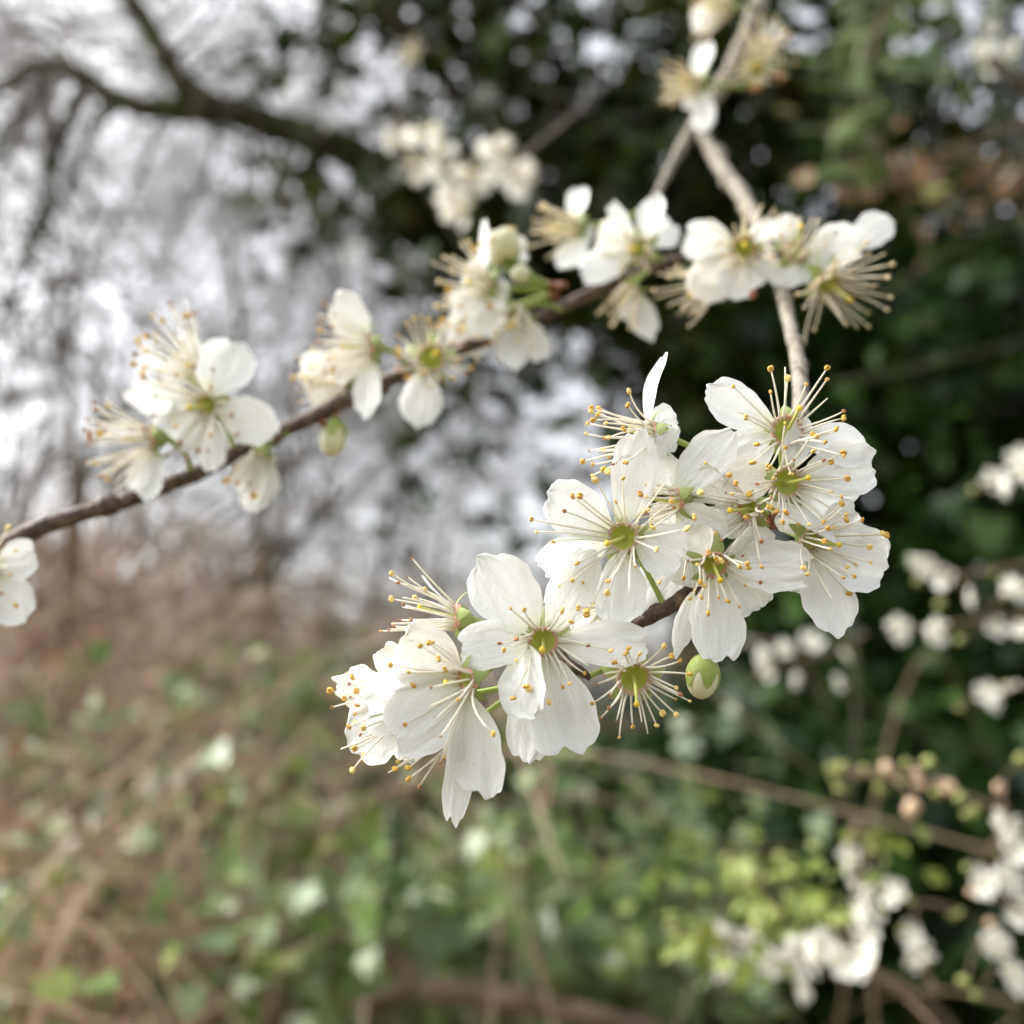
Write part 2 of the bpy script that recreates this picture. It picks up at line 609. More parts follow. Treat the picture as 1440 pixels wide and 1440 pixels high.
def scales(thing, px, py, d, r, n, seed, m='scale'):
    """cluster of small brown bud scales at the foot of a flower spur"""
    d *= DSC[0]
    rnd = random.Random(seed)
    s = WID * d / 1440
    mb = MB()
    c = P(px, py, d) - thing.location
    for k in range(n):
        v = Vector((rnd.gauss(0, 1), rnd.gauss(0, 1), rnd.gauss(0, 1))).normalized()
        mb.blob(c + v * r * s * 0.6, v + Vector((rnd.gauss(0, .4), 0, rnd.gauss(0, .4))), r * s * 0.42, r * s * 0.85, 0, 8, 6)
    return mb.build('bud_scale', M[m], thing)


# ------------------------------------------------------------------ the sprig in focus
sprig = empty('blossom_sprig', P(1064, 309, 0.2))
tag(sprig, 'sharp white plum blossom sprig on a pale grey twig, in front of everything', 'blossom sprig')
twig(sprig, 'twig', [(1056, 290, 0.262), (1078, 340, 0.246), (1100, 410, 0.218), (1116, 480, 0.194), (1126, 550, 0.174), (1112, 640, 0.159), (1078, 735, 0.1515)],
     [9, 8.5, 9, 9.5, 11, 11, 11], M['bark_grey'], 3, 8, 0.07, ((0.38, 1.3), (0.52, 1.35), (0.6, 1.25)))
twig(sprig, 'twig', [(1082, 722, 0.1518), (1040, 772, 0.1510), (986, 820, 0.1495), (935, 856, 0.1485), (880, 882, 0.1480), (815, 895, 0.1475), (760, 898, 0.147), (704, 893, 0.146)],
     [11, 12, 13, 11, 8.5, 7, 6.5, 4.5], M['bark_dark'], 4, 7, 0.12, ((0.3, 1.35), (0.45, 1.2), (0.7, 1.3), (0.85, 1.3)), 'dark brown bark')
twig(sprig, 'spur', [(776, 899, 0.1470), (796, 930, 0.1455), (814, 943, 0.1445), (830, 953, 0.1445)], [6, 7, 8, 4.5], M['bark_dark'], 5, 6, 0.15)
twig(sprig, 'spur', [(722, 893, 0.1460), (738, 918, 0.1450), (746, 944, 0.1445), (738, 962, 0.144)], [4.5, 5.5, 7, 4], M['bark_dark'], 6, 6, 0.15)
scales(sprig, 966, 856, 0.1475, 9, 7, 11)
scales(sprig, 1092, 735, 0.149, 13, 8, 12)
scales(sprig, 1052, 752, 0.149, 9, 6, 13)
scales(sprig, 690, 880, 0.1455, 8, 6, 14)

# flower at lower centre, open to the camera
flower(sprig, 764, 903, 0.1400, (0.05, 0.18, 1), [
    (675, 790, 4, 92, dict(bend=.05, notch=-.03, roll=8)),
    (828, 776, -4, 68, dict(bend=.08, notch=-.05, roll=-10)),
    (913, 905, 2, 62, dict(bend=.04, roll=18)),
    (800, 1058, 12, 94, dict(bend=.08, notch=.03, mx=.66)),
    (644, 912, 8, 66, dict(bend=.08, roll=-18)),
    (742, 1078, -22, 72, dict(bend=.06, roll=8)),
    (750, 1002, 36, 96, dict(bend=-.05, roll=-50, cup=.3, base=(-26, 4, -2)))],
    stam=(21, 22, 62, 74), brown=.1, ped=(800, 906, .1475), single=True, seed=11, lean=(0.02, 0.12, 0), rimc='rim_pink', rim=22)
# front flower lowest left, side view facing left
flower(sprig, 655, 958, 0.1385, (-0.72, 0.12, 0.66), [
    (683, 1117, 6, 92, dict(bend=.06, cup=.2, roll=-8, notch=-.01)),
    (552, 1036, 26, 96, dict(bend=.06, roll=10, cup=.1)),
    (505, 1004, 6, 88, dict(bend=.10, roll=22, lobes=1.6)),
    (556, 902, -6, 88, dict(bend=.05, roll=-10, m='petal_cream')),
    (634, 1168, -30, 42, dict(bend=-.08, roll=35, notch=.0, base=(4, 16, -10)))],
    stam=(22, 10, 58, 96), brown=.25, ped=(726, 905, .146), single=True, seed=22, lean=(-.05, .05, 0), rimc='rim_pink')
# leftmost flower, mostly hidden, seen from the side
flower(sprig, 576, 990, 0.1440, (-0.92, 0.10, 0.30), [
    (472, 962, -6, 72, dict(bend=.05, roll=15, m='petal_cream', lobes=2.2)),
    (494, 1052, -8, 92, dict(bend=.05, roll=-5, notch=-.04)),
    (532, 912, -16, 76, dict(bend=.06, roll=10, m='petal_cream')),
    (570, 1080, -30, 44, dict(bend=.05, roll=50))],
    stam=(22, 5, 40, 108), brown=.3, ped=(738, 962, .144), single=True, seed=33, lean=(-.05, .1, 0), label='leftmost flower of the sprig, side view')
# small flower hidden under the lowest petals, only its stamens stick out
flower(sprig, 622, 1046, 0.1432, (-0.80, 0.50, 0.15), [], stam=(8, 3, 24, 82), brown=.1, ped=(738, 962, .144), single=True, seed=35, rim=13, pistil=False,
       label='flower hidden under the lowest petals with only stamens showing')
# pink rimmed flower facing left above it
flower(sprig, 640, 868, 0.1445, (-0.97, -0.10, 0.12), [
    (590, 807, -12, 30, dict(bend=-.05, roll=58, notch=.08, base=(-2, -14, -8)))],
    stam=(22, 4, 36, 94), brown=.75, ped=(700, 893, .146), single=True, seed=44, lean=(0, -.10, 0), rimc='rim_pink',
    label='spent flower with one narrow petal left and a pink rim', rim=20)
# small flower seen between, facing left
flower(sprig, 842, 850, 0.1465, (-0.95, 0.05, 0.2), [
    (806, 893, 4, 36, dict(bend=.05, roll=-10)), (806, 800, -10, 34, dict(bend=.05)), (868, 915, -10, 46, dict(bend=.05))],
    stam=(18, 5, 50, 70), brown=.1, ped=(880, 882, .148), single=True, seed=55, rim=15)
# open flower in the centre left
flower(sprig, 876, 756, 0.1420, (-0.22, 0.10, 1), [
    (769, 690, 2, 72, dict(bend=.06, roll=-6)),
    (899, 608, -4, 64, dict(bend=.05, roll=6, notch=-.03)),
    (962, 782, 12, 74, dict(bend=.05, roll=12, notch=.02)),
    (866, 878, 6, 70, dict(bend=.08, roll=-8, notch=-.02)),
    (756, 798, -6, 56, dict(bend=.04, roll=20))],
    stam=(22, 24, 64, 104), brown=.08, ped=(936, 856, .1485), single=True, seed=66, lean=(-.30, -.08, 0), rimc='rim', rim=22)
# flower behind it whose petals show below
flower(sprig, 968, 760, 0.1475, (-0.3, 0.3, 0.8), [
    (902, 866, -8, 66, dict(bend=.05, roll=5, notch=-.02)), (972, 826, 2, 60, dict(bend=.06, roll=-5)), (938, 700, -20, 60, dict(bend=.05))],
    stam=(12, 10, 50, 60), ped=(962, 838, .149), single=True, seed=77)
# upper flower facing left with one tall narrow petal
flower(sprig, 916, 612, 0.1470, (-0.96, 0.02, 0.22), [
    (936, 500, 2, 40, dict(bend=-.12, roll=34, notch=-.04, mx=.55, base=(-6, -16, 4))),
    (942, 634, 22, 56, dict(bend=-.18, roll=10, base=(-2, 4, 16), lobes=1.4)),
    (958, 596, -24, 70, dict(bend=.1, roll=5)),
    (948, 690, -26, 66, dict(bend=.1))],
    stam=(26, 3, 46, 92), brown=.1, ped=(1010, 660, .152), single=True, seed=88, lean=(0, .08, 0), rimc='rim_pink', rim=19)
# middle flower facing left with a pink rim
flower(sprig, 950, 704, 0.1452, (-0.95, 0.12, 0.18), [
    (1026, 612, 10, 62, dict(bend=.02, roll=-8, cup=.05, base=(-1, -12, 8), notch=-.03)),
    (1012, 762, 22, 68, dict(bend=-.10, roll=6, base=(2, 10, 10), mx=.58)),
    (985, 730, -24, 60, dict(bend=.1))],
    stam=(18, 2, 30, 60), brown=.1, ped=(1048, 700, .150), single=True, seed=99, rimc='rim_pink', rim=19)
# top flower, open, two stamens sides bare
flower(sprig, 1107, 606, 0.1450, (0.02, -0.22, 1), [
    (995, 548, 4, 68, dict(bend=.05, roll=-8, notch=.0, mx=.66)),
    (1214, 640, 6, 62, dict(bend=.05, roll=10)),
    (1024, 652, -8, 64, dict(bend=.06, roll=-4))],
    stam=(22, 25, 62, 80), brown=.1, ped=(1108, 690, .155), single=True, seed=110, lean=(.10, -.22, 0), rimc='rim_pink', rim=23,
    label='topmost flower with three petals and a ring of bare stamens')
# flower right under it
flower(sprig, 1107, 679, 0.1432, (0.10, 0.06, 1), [
    (1234, 652, -4, 76, dict(bend=.05, roll=6, mx=.66)),
    (1205, 716, -12, 72, dict(bend=.05, roll=-6)),
    (1164, 760, 24, 56, dict(bend=-.06, roll=62, notch=-.06, base=(-32, 26, 8))),
    (1018, 668, -14, 66, dict(bend=.05, m='petal_cream')),
    (1136, 585, -22, 40, dict(bend=.05))],
    stam=(24, 18, 60, 70), brown=.08, ped=(1090, 735, .151), single=True, seed=121, lean=(.10, .08, 0), rim=23)
# pinkish flower facing left in the middle
flower(sprig, 1052, 716, 0.1440, (-0.72, 0.10, 0.66), [
    (975, 668, -12, 52, dict(bend=.05, roll=10, m='petal_cream')),
    (1064, 782, -4, 52, dict(bend=.06, roll=8, m='petal_cream')),
    (1010, 740, -14, 50, dict(bend=.05, m='petal_cream'))],
    stam=(22, 12, 66, 76), brown=.5, ped=(1080, 735, .151), single=True, seed=132, rimc='rim_pink', fil='filament', rim=18)
# flower at the right end
flower(sprig, 1140, 760, 0.1428, (0.50, 0.22, 0.80), [
    (1247, 800, -2, 92, dict(bend=.06, roll=8, mx=.68)),
    (1180, 888, 6, 76, dict(bend=.08, roll=-6, notch=-.02)),
    (1214, 722, -12, 66, dict(bend=.06, roll=-4)),
    (1112, 834, -20, 60, dict(bend=.06)),
    (1104, 720, -26, 46, dict(bend=.05, m='petal_cream'))],
    stam=(20, 15, 60, 84), brown=.06, ped=(1090, 738, .151), single=True, seed=143, lean=(.22, .04, 0), rim=19)
# flower under the middle
flower(sprig, 1004, 795, 0.1412, (0.02, 0.42, 0.85), [
    (1135, 800, 14, 72, dict(bend=.02, roll=26, lobes=1.8, cup=.02, mx=.6)),
    (1013, 929, 6, 74, dict(bend=.07, roll=-6, lobes=1.4, notch=-.02)),
    (1078, 858, -26, 74, dict(bend=.05, roll=-12, base=(14, 8, -18))),
    (1066, 748, -12, 48, dict(bend=.05, roll=-30)),
    (968, 752, -18, 60, dict(bend=.05, m='petal_cream')),
    (958, 921, -34, 36, dict(bend=.05, roll=20, notch=-.08, base=(-24, 40, -30)))],
    stam=(18, 12, 46, 54), brown=.15, ped=(985, 826, .149), single=True, seed=154, lean=(0, .1, 0), rimc='rim_pink', rim=21)
# petal-less flower low in the middle
flower(sprig, 892, 955, 0.1415, (0.08, 0.26, 1), [],
    stam=(27, 28, 74, 58), brown=.35, ped=(828, 951, .1445), single=True, seed=165, lean=(.04, .10, 0), rim=25,
    label='flower that lost all its petals, bare stamens around a green cup')
bud(sprig, 988, 952, 0.1420, (-0.14, 0.97, 0.2), 23, 31, (986, 828, .149), 'round green bud hanging below the flowers', .68)
bud(sprig, 735, 968, 0.1440, (-.3, .9, .2), 10, 16, (740, 930, .145), None, .9)

# ------------------------------------------------------------------ the dark branch behind
DSC[0] = 1.16
br = empty('blossom_branch', P(-40, 790, 0.185))
tag(br, 'dark brown blossoming branch slanting from the left edge up to the centre', 'blossom branch')
twig(br, 'branch', [(-60, 800, .168), (10, 764, .170), (80, 733, .173), (170, 706, .178), (260, 672, .183), (370, 618, .188), (480, 568, .193), (560, 528, .197), (650, 490, .201), (740, 456, .206), (840, 408, .212), (935, 370, .217), (1010, 352, .222), (1066, 330, .226)],
     [15, 14, 13, 11.5, 12, 11.5, 11, 10.5, 10, 9.5, 9, 8.5, 8, 7], M['bark_dark'], 8, 7, 0.08, ((0.22, 1.5), (.4, 1.35), (.52, 1.3), (.68, 1.3), (.8, 1.3)))
B = dict(brown=.5, size=1.0)
# leftmost, side view
flower(br, 214, 617, .176, (-0.95, 0.10, 0.2), [
    (212, 706, 8, 42, dict(bend=.05, roll=20, notch=.04)), (178, 688, -10, 44, dict(bend=.08)), (232, 560, -24, 38, dict(bend=.1))],
    stam=(24, 3, 42, 88), ped=(268, 668, .183), seed=201, rimc='rim_pink', rim=17, brown=.8)
flower(br, 292, 570, .177, (-0.25, 0.25, 0.9), [
    (182, 556, 2, 52, dict(bend=.05, roll=10, notch=-.06)), (330, 478, -6, 78, dict(bend=.06)), (388, 606, 4, 62, dict(bend=.05, notch=-.02)),
    (303, 664, 8, 46, dict(bend=.06)), (238, 628, -10, 50, dict(bend=.06))],
    stam=(22, 20, 64, 76), ped=(330, 640, .186), seed=202, rim=16, brown=.6)
flower(br, 272, 522, .184, (-0.7, -0.5, 0.4), [
    (268, 472, 6, 48, dict(bend=.05, roll=15)), (330, 500, -14, 60, dict(bend=.05)), (225, 520, -16, 50, dict(bend=.05))],
    stam=(22, 10, 56, 84), ped=(330, 640, .187), seed=203, rim=15, brown=.5, lean=(-.1, -.2, 0))
flower(br, 366, 640, .186, (-0.5, 0.85, 0.1), [
    (349, 720, 2, 42, dict(bend=.1, roll=10)), (336, 690, 10, 44, dict(bend=.1)), (366, 700, -14, 46, dict(bend=.1))],
    stam=(14, 3, 20, 50), ped=(440, 592, .192), seed=204, rim=13, brown=.2)
bud(br, 469, 616, .192, (-0.12, 0.98, 0.1), 18, 27, (452, 590, .192), None, .5)
flower(br, 520, 489, .184, (-0.93, 0.10, 0.25), [
    (473, 416, -2, 62, dict(bend=.05, roll=5, notch=-.02)), (518, 585, 8, 54, dict(bend=.05, notch=-.02)), (450, 520, -20, 50, dict(bend=.1, m='petal_cream'))],
    stam=(22, 3, 50, 78), ped=(572, 524, .197), seed=205, rimc='rim_pink', rim=17, brown=.5, fil='filament')
flower(br, 482, 534, .196, (-0.85, 0.25, 0.3), [
    (420, 520, 0, 50, dict(bend=.05, m='petal_cream')), (432, 560, -8, 46, dict(bend=.05, m='petal_cream')), (470, 500, -12, 44, dict(bend=.05, m='petal_cream'))],
    stam=(18, 5, 50, 62), ped=(548, 532, .197), seed=206, rimc='rim_pink', rim=16, brown=.6)
flower(br, 606, 504, .190, (0.12, 0.05, 1), [
    (586, 598, 2, 56, dict(bend=.06, notch=-.01))],
    stam=(22, 25, 66, 50), ped=(576, 522, .197), seed=207, rim=20, brown=.2, lean=(0, -.28, 0), label='flower with one petal left, facing the camera')
flower(br, -22, 800, .160, (0.3, -0.1, 0.8), [
    (52, 778, 2, 56, dict(bend=.06)), (40, 872, 6, 62, dict(bend=.06)), (-40, 880, 0, 60, {}), (-90, 790, 0, 60, {})],
    stam=(18, 15, 60, 60), ped=(-30, 786, .169), seed=208, rim=17)
scales(br, 566, 522, .196, 10, 7, 21)
scales(br, 452, 590, .191, 9, 6, 22)
scales(br, 782, 404, .206, 13, 8, 23)
scales(br, 1058, 415, .186, 8, 5, 24)
# cluster at the middle of the branch
flower(br, 682, 400, .200, (-0.85, -0.1, 0.4), [
    (682, 306, -4, 40, dict(bend=.05, roll=40)), (640, 440, 4, 48, {}), (676, 478, 0, 44, dict(roll=20)), (716, 420, -8, 44, {}), (655, 375, -8, 44, {})],
    stam=(22, 5, 60, 66), ped=(778, 408, .206), seed=211, am='anther_pale', asz=.8, rim=16, brown=.15)
bud(br, 712, 343, .200, (-0.35, -0.75, 0.5), 20, 23, (776, 402, .206), None, .34)
bud(br, 733, 386, .198, (-0.75, -0.1, 0.6), 13, 16, (778, 404, .206), None, .45)
flower(br, 706, 362, .204, (-0.3, -0.7, 0.5), [
    (690, 326, 6, 40, dict(roll=30, m='petal_cream')), (728, 330, 8, 40, dict(roll=-25, m='petal_cream')), (742, 356, -6, 36, {}), (672, 352, -4, 36, {})],
    stam=(10, 10, 40, 36), ped=(778, 406, .206), seed=217, rim=13, brown=.2)
flower(br, 664, 452, .206, (-0.5, 0.4, 0.7), [
    (640, 488, 4, 44, {}), (676, 500, 0, 42, {}), (632, 440, -4, 44, {}), (700, 470, -6, 40, dict(m='petal_cream'))],
    stam=(16, 10, 60, 50), ped=(782, 412, .208), seed=216, rim=14, brown=.2)
flower(br, 728, 442, .200, (-0.2, 0.75, 0.6), [
    (717, 520, 4, 44, dict(roll=10)), (768, 506, 0, 42, dict(roll=-15)), (690, 480, -6, 40, {})],
    stam=(16, 10, 50, 46), ped=(790, 436, .208), seed=212, am='anther_pale', asz=.8, rim=15, brown=.2)
flower(br, 808, 318, .222, (-0.93, 0.0, 0.25), [
    (818, 264, 4, 42, dict(roll=5)), (802, 380, 6, 50, {}), (828, 340, -14, 46, {})],
    stam=(22, 3, 44, 56), ped=(896, 300, .232), seed=213, am='anther_pale', asz=.8, rim=14, brown=.3, fil='filament_old', size=.95)
flower(br, 900, 350, .206, (-0.15, 0.2, 0.4), [
    (923, 277, 4, 40, dict(roll=30, notch=-.06)), (948, 312, -4, 48, dict(roll=10)), (838, 330, 8, 54, dict(m='petal_cream')), (816, 392, 8, 48, dict(roll=-20)), (858, 282, -8, 26, dict(roll=30))],
    stam=(14, 10, 60, 34), ped=(934, 372, .217), seed=214, am='anther_pale', asz=.8, rim=15, brown=.3)
flower(br, 886, 408, .212, (-0.45, 0.8, 0.2), [
    (914, 474, 4, 38, dict(roll=20, notch=-.06)), (892, 450, -8, 40, {})],
    stam=(18, 5, 40, 50), ped=(926, 374, .217), seed=215, am='anther_pale', asz=.8, rim=13, brown=.3, fil='filament_old', size=.95)
# the white row at the upper right
flower(br, 1046, 350, .190, (0.0, 0.15, 1), [
    (960, 334, 2, 56, dict(roll=10)), (970, 416, 6, 58, dict(m='petal_cream')), (1034, 424, 8, 52, dict(roll=-10)), (1096, 312, -4, 40, dict(roll=35)), (1070, 400, -10, 44, {})],
    stam=(22, 15, 62, 56), ped=(1070, 380, .202), seed=221, am='anther_pale', asz=.8, rim=17, rimc='rim_pink', brown=.3, fil='filament_old', size=.95)
flower(br, 1000, 400, .196, (-0.8, 0.35, 0.3), [
    (972, 380, 2, 46, {}), (1008, 424, -6, 40, {})],
    stam=(18, 5, 40, 70), ped=(1062, 388, .202), seed=222, am='anther_pale', asz=.8, rim=14, brown=.6, fil='filament_old', size=.95)
flower(br, 1118, 354, .188, (0.1, -0.35, 0.85), [
    (1094, 306, 10, 42, dict(roll=30)), (1142, 398, 6, 52, dict(roll=8)), (1090, 402, 2, 50, dict(roll=-10))],
    stam=(16, 10, 50, 50), ped=(1100, 408, .194), seed=223, am='anther_pale', asz=.8, rim=17, rimc='rim_pink', brown=.2, lean=(0, -.3, 0))
flower(br, 1164, 399, .184, (0.35, 0.45, 0.75), [
    (1218, 338, -6, 62, dict(base=(-28, -44, -4), bend=.04, mx=.5)), (1254, 306, -8, 48, dict(base=(38, -54, -8), roll=20, notch=-.06))],
    stam=(26, 20, 72, 78), ped=(1104, 410, .192), seed=224, am='anther_pale', asz=.8, rim=20, brown=.2, fil='filament_old', size=.95, lean=(.22, .06, 0),
    label='rightmost flower with long spread stamens')

# ------------------------------------------------------------------ the pale forked twig at the top
DSC[0] = 1.15
tw = empty('blossom_twig', P(1080, -60, 0.29))
tag(tw, 'pale forked twig with thin petalless flowers, coming down from the top edge', 'blossom twig')
twig(tw, 'branch', [(1090, -70, .315), (1066, 10, .305), (1046, 60, .298), (1018, 116, .290), (976, 178, .280), (948, 226, .268), (926, 268, .255), (906, 300, .240)],
     [14, 13, 13, 12, 10, 6.5, 5, 3.5], M['bark_grey'], 31, 6, 0.12)
twig(tw, 'branch', [(980, 172, .280), (1000, 212, .270), (1022, 246, .256), (1046, 280, .240), (1064, 312, .225)], [9, 10, 11, 11, 10], M['bark_grey'], 32, 7, 0.12, ((.3, 1.3), (.6, 1.3), (.8, 1.3)))
flower(tw, 982, 117, .270, (-0.95, 0.0, 0.2), [
    (991, 60, 4, 38, dict(roll=10)), (991, 186, 4, 38, dict(roll=-5)), (968, 150, -12, 30, {})],
    stam=(24, 2, 36, 52), ped=(1052, 122, .288), seed=231, am='anther_pale', asz=.8, rim=11, brown=.2, fil='filament_old', size=.9)
flower(tw, 1072, 73, .280, (0.25, -0.45, 0.8), [], stam=(26, 20, 66, 44), ped=(1064, 118, .288), seed=232, am='anther_pale', asz=.8, rim=11, brown=.1, fil='filament_old', size=.75, lean=(-.1, -.2, 0))
flower(tw, 1064, 99, .276, (-0.05, 0.0, 1), [], stam=(26, 20, 72, 40), ped=(1066, 122, .288), seed=233, am='anther_pale', asz=.8, rim=11, brown=.1, fil='filament_old', size=.75, lean=(-.1, -.1, 0))
flower(tw, 1022, 10, .280, (-0.9, 0.25, 0.2), [
    (970, 34, 4, 36, dict(roll=10)), (1000, -30, -6, 36, {}), (990, 20, -10, 30, dict(m='petal_cream'))], stam=(24, 2, 40, 50), ped=(1060, 8, .303), seed=234, am='anther_pale', asz=.8, rim=11, brown=.1, fil='filament_old', size=.9)
scales(tw, 1094, 107, .282, 8, 5, 41, 'scale_orange')
scales(tw, 1066, 124, .286, 8, 6, 42, 'scale_orange')
DSC[0] = 1.0
# ================================================================== the setting behind
NR = np.random.default_rng(7)


def nmesh(name, verts, faces, mats, parent=None, loc=(0, 0, 0), mi=None):
    """numpy mesh: verts (N,3), faces (F,k) all of one size"""
    me = bpy.data.meshes.new(name)
    nf, k = faces.shape
    me.vertices.add(len(verts)); me.vertices.foreach_set('co', verts.astype(np.float32).ravel())
    me.loops.add(nf * k); me.loops.foreach_set('vertex_index', faces.astype(np.int32).ravel())
    me.polygons.add(nf)
    me.polygons.foreach_set('loop_start', np.arange(nf, dtype=np.int32) * k)
    me.polygons.foreach_set('loop_total', np.full(nf, k, dtype=np.int32))
    for m in mats:
        me.materials.append(m)
    if mi is not None:
        me.polygons.foreach_set('material_index', mi.astype(np.int32))
    me.update(calc_edges=True)
    me.validate()
    o = bpy.data.objects.new(name, me)
    COL.objects.link(o)
    o.location = loc
    if parent:
        o.parent = parent
    return o


IVY = np.array([(0, 0, 0), (.30, -.12, .03), (.52, .10, -.02), (.36, .28, .02), (.44, .58, -.04), (.20, .58, .02), (0, 1.0, -.10),
                (-.20, .58, .02), (-.44, .58, -.04), (-.36, .28, .02), (-.52, .10, -.02), (-.30, -.12, .03), (0, .42, -.03)], float)
IVY_F = np.array([(12, i, i + 1) for i in range(0, 11)] + [(12, 11, 0)])
OVAL = np.array([(0, 0, 0), (.22, .22, .04), (.30, .50, .05), (.17, .80, .03), (0, 1.0, -.06), (-.17, .80, .03), (-.30, .50, .05), (-.22, .22, .04), (0, .5, -.02)], float)
OVAL_F = np.array([(8, i, (i + 1) % 8) for i in range(8)])


def leaves(name, mt, parent, pos, size, tmpl='ivy', up=0.5, out=0.5, rndm=0.6, origin=None, var=0.35):
    """one leaf of real size at every position; pos is (N,3) in the world"""
    T, F = (IVY, IVY_F) if tmpl == 'ivy' else (OVAL, OVAL_F)
    N = len(pos)
    nrm = NR.normal(size=(N, 3)) * rndm + np.array([0, -out, up])
    nrm /= np.linalg.norm(nrm, axis=1)[:, None]
    t = NR.normal(size=(N, 3)) + np.array([0, 0, -0.8])
    t -= nrm * (t * nrm).sum(1)[:, None]
    t /= np.linalg.norm(t, axis=1)[:, None]
    b = np.cross(t, nrm)
    sz = size * (1 + var * NR.normal(size=N)).clip(0.4, 1.8)
    V = (T[None, :, 0, None] * b[:, None, :] + T[None, :, 1, None] * t[:, None, :] + T[None, :, 2, None] * nrm[:, None, :] * NR.uniform(.3, 2.2, N)[:, None, None]) * sz[:, None, None] + pos[:, None, :]
    o = np.array(origin if origin is not None else (parent.location if parent else (0, 0, 0)))
    V = V.reshape(-1, 3) - o
    FF = (F[None] + (np.arange(N) * len(T))[:, None, None]).reshape(-1, 3)
    return nmesh(name, V, FF, [mt], parent, (0, 0, 0) if parent else tuple(o))


def clumps(boxes, seed):
    """boxes: (px0, px1, py0, py1, depth0, depth1, number of clumps, clump radius m, leaves per clump) -> leaf positions (world)"""
    r = np.random.default_rng(seed)
    out = []
    for (x0, x1, y0, y1, d0, d1, nc, cr, per) in boxes:
        for _ in range(nc):
            c = P(r.uniform(x0, x1), r.uniform(y0, y1), r.uniform(d0, d1))
            n = max(3, int(per * r.uniform(.5, 1.5)))
            out.append(np.array(c)[None] + r.normal(size=(n, 3)) * cr * r.uniform(.6, 1.3) * np.array([1, 1, .8]))
    return np.concatenate(out)


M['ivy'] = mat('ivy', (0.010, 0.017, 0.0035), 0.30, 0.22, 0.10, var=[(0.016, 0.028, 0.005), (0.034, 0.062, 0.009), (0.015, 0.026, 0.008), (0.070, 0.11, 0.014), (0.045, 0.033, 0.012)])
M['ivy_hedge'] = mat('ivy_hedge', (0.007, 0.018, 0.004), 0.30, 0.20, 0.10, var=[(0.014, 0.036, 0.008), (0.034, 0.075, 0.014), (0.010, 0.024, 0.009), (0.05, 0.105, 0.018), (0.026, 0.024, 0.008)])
M['leaf_light'] = mat('leaf_light', (0.09, 0.135, 0.04), 0.5, 0.3, 0.25, var=[(0.12, 0.165, 0.05), (0.15, 0.19, 0.07), (0.08, 0.125, 0.055)])
M['leaf_bramble'] = mat('leaf_bramble', (0.06, 0.10, 0.022), 0.32, 0.28, 0.2, var=[(0.11, 0.18, 0.035), (0.20, 0.26, 0.13), (0.24, 0.30, 0.06), (0.045, 0.08, 0.025), (0.24, 0.30, 0.15), (0.10, 0.15, 0.03)])
M['leaf_fresh'] = mat('leaf_fresh', (0.16, 0.21, 0.035), 0.5, 0.3, 0.25, var=[(0.22, 0.26, 0.06), (0.10, 0.15, 0.03)])
M['leaf_dead'] = mat('leaf_dead', (0.22, 0.135, 0.065), 0.7, 0.2, 0.2, var=[(0.34, 0.215, 0.11), (0.42, 0.31, 0.20), (0.13, 0.08, 0.04), (0.20, 0.21, 0.06)])
M['leaf_tan'] = mat('leaf_tan', (0.50, 0.34, 0.25), 0.7, 0.2, 0.25, var=[(0.60, 0.46, 0.38), (0.46, 0.30, 0.20)])
M['bark_bg'] = mat('bark_bg', (0.10, 0.085, 0.07), 0.85, 0.2, noise=((0.06, 0.07, 0.03), 9, 0.45, 0.65), bump=(40, 0.6, 0.01))
M['bark_moss'] = mat('bark_moss', (0.045, 0.038, 0.028), 0.9, 0.2, noise=((0.05, 0.062, 0.02), 14, 0.4, 0.6), bump=(40, 0.6, 0.01))
M['bark_brown'] = mat('bark_brown', (0.17, 0.12, 0.08), 0.8, 0.2, noise=((0.10, 0.07, 0.05), 20, 0.4, 0.6), bump=(60, 0.6, 0.006))
M['twig_bg'] = mat('twig_bg', (0.12, 0.10, 0.085), 0.8, 0.2)
M['cane'] = mat('cane', (0.27, 0.19, 0.12), 0.7, 0.25, var=[(0.20, 0.14, 0.085), (0.36, 0.28, 0.18), (0.22, 0.18, 0.10)])
M['straw'] = mat('straw', (0.50, 0.36, 0.23), 0.7, 0.2, 0.15, var=[(0.38, 0.24, 0.15), (0.54, 0.42, 0.28), (0.36, 0.21, 0.14)])
M['stem_red'] = mat('stem_red', (0.40, 0.25, 0.18), 0.7, 0.2, 0.1, var=[(0.28, 0.17, 0.12), (0.50, 0.36, 0.28), (0.32, 0.24, 0.18)])
M['ground'] = mat('ground', (0.13, 0.095, 0.06), 0.95, 0.1, noise=((0.09, 0.10, 0.04), 1.5, 0.45, 0.62), bump=(20, 0.8, 0.05))
M['blackthorn_petal'] = mat('blackthorn_petal', (0.86, 0.85, 0.79), 0.6, 0.2, 0.3)
M['blackthorn_centre'] = mat('blackthorn_centre', (0.50, 0.48, 0.14), 0.6, 0.2)
M['bud_fresh'] = mat('bud_fresh', (0.27, 0.30, 0.08), 0.3, 0.5, 0.15)
M['bud_peach'] = mat('bud_peach', (0.62, 0.44, 0.28), 0.4, 0.45, 0.15)

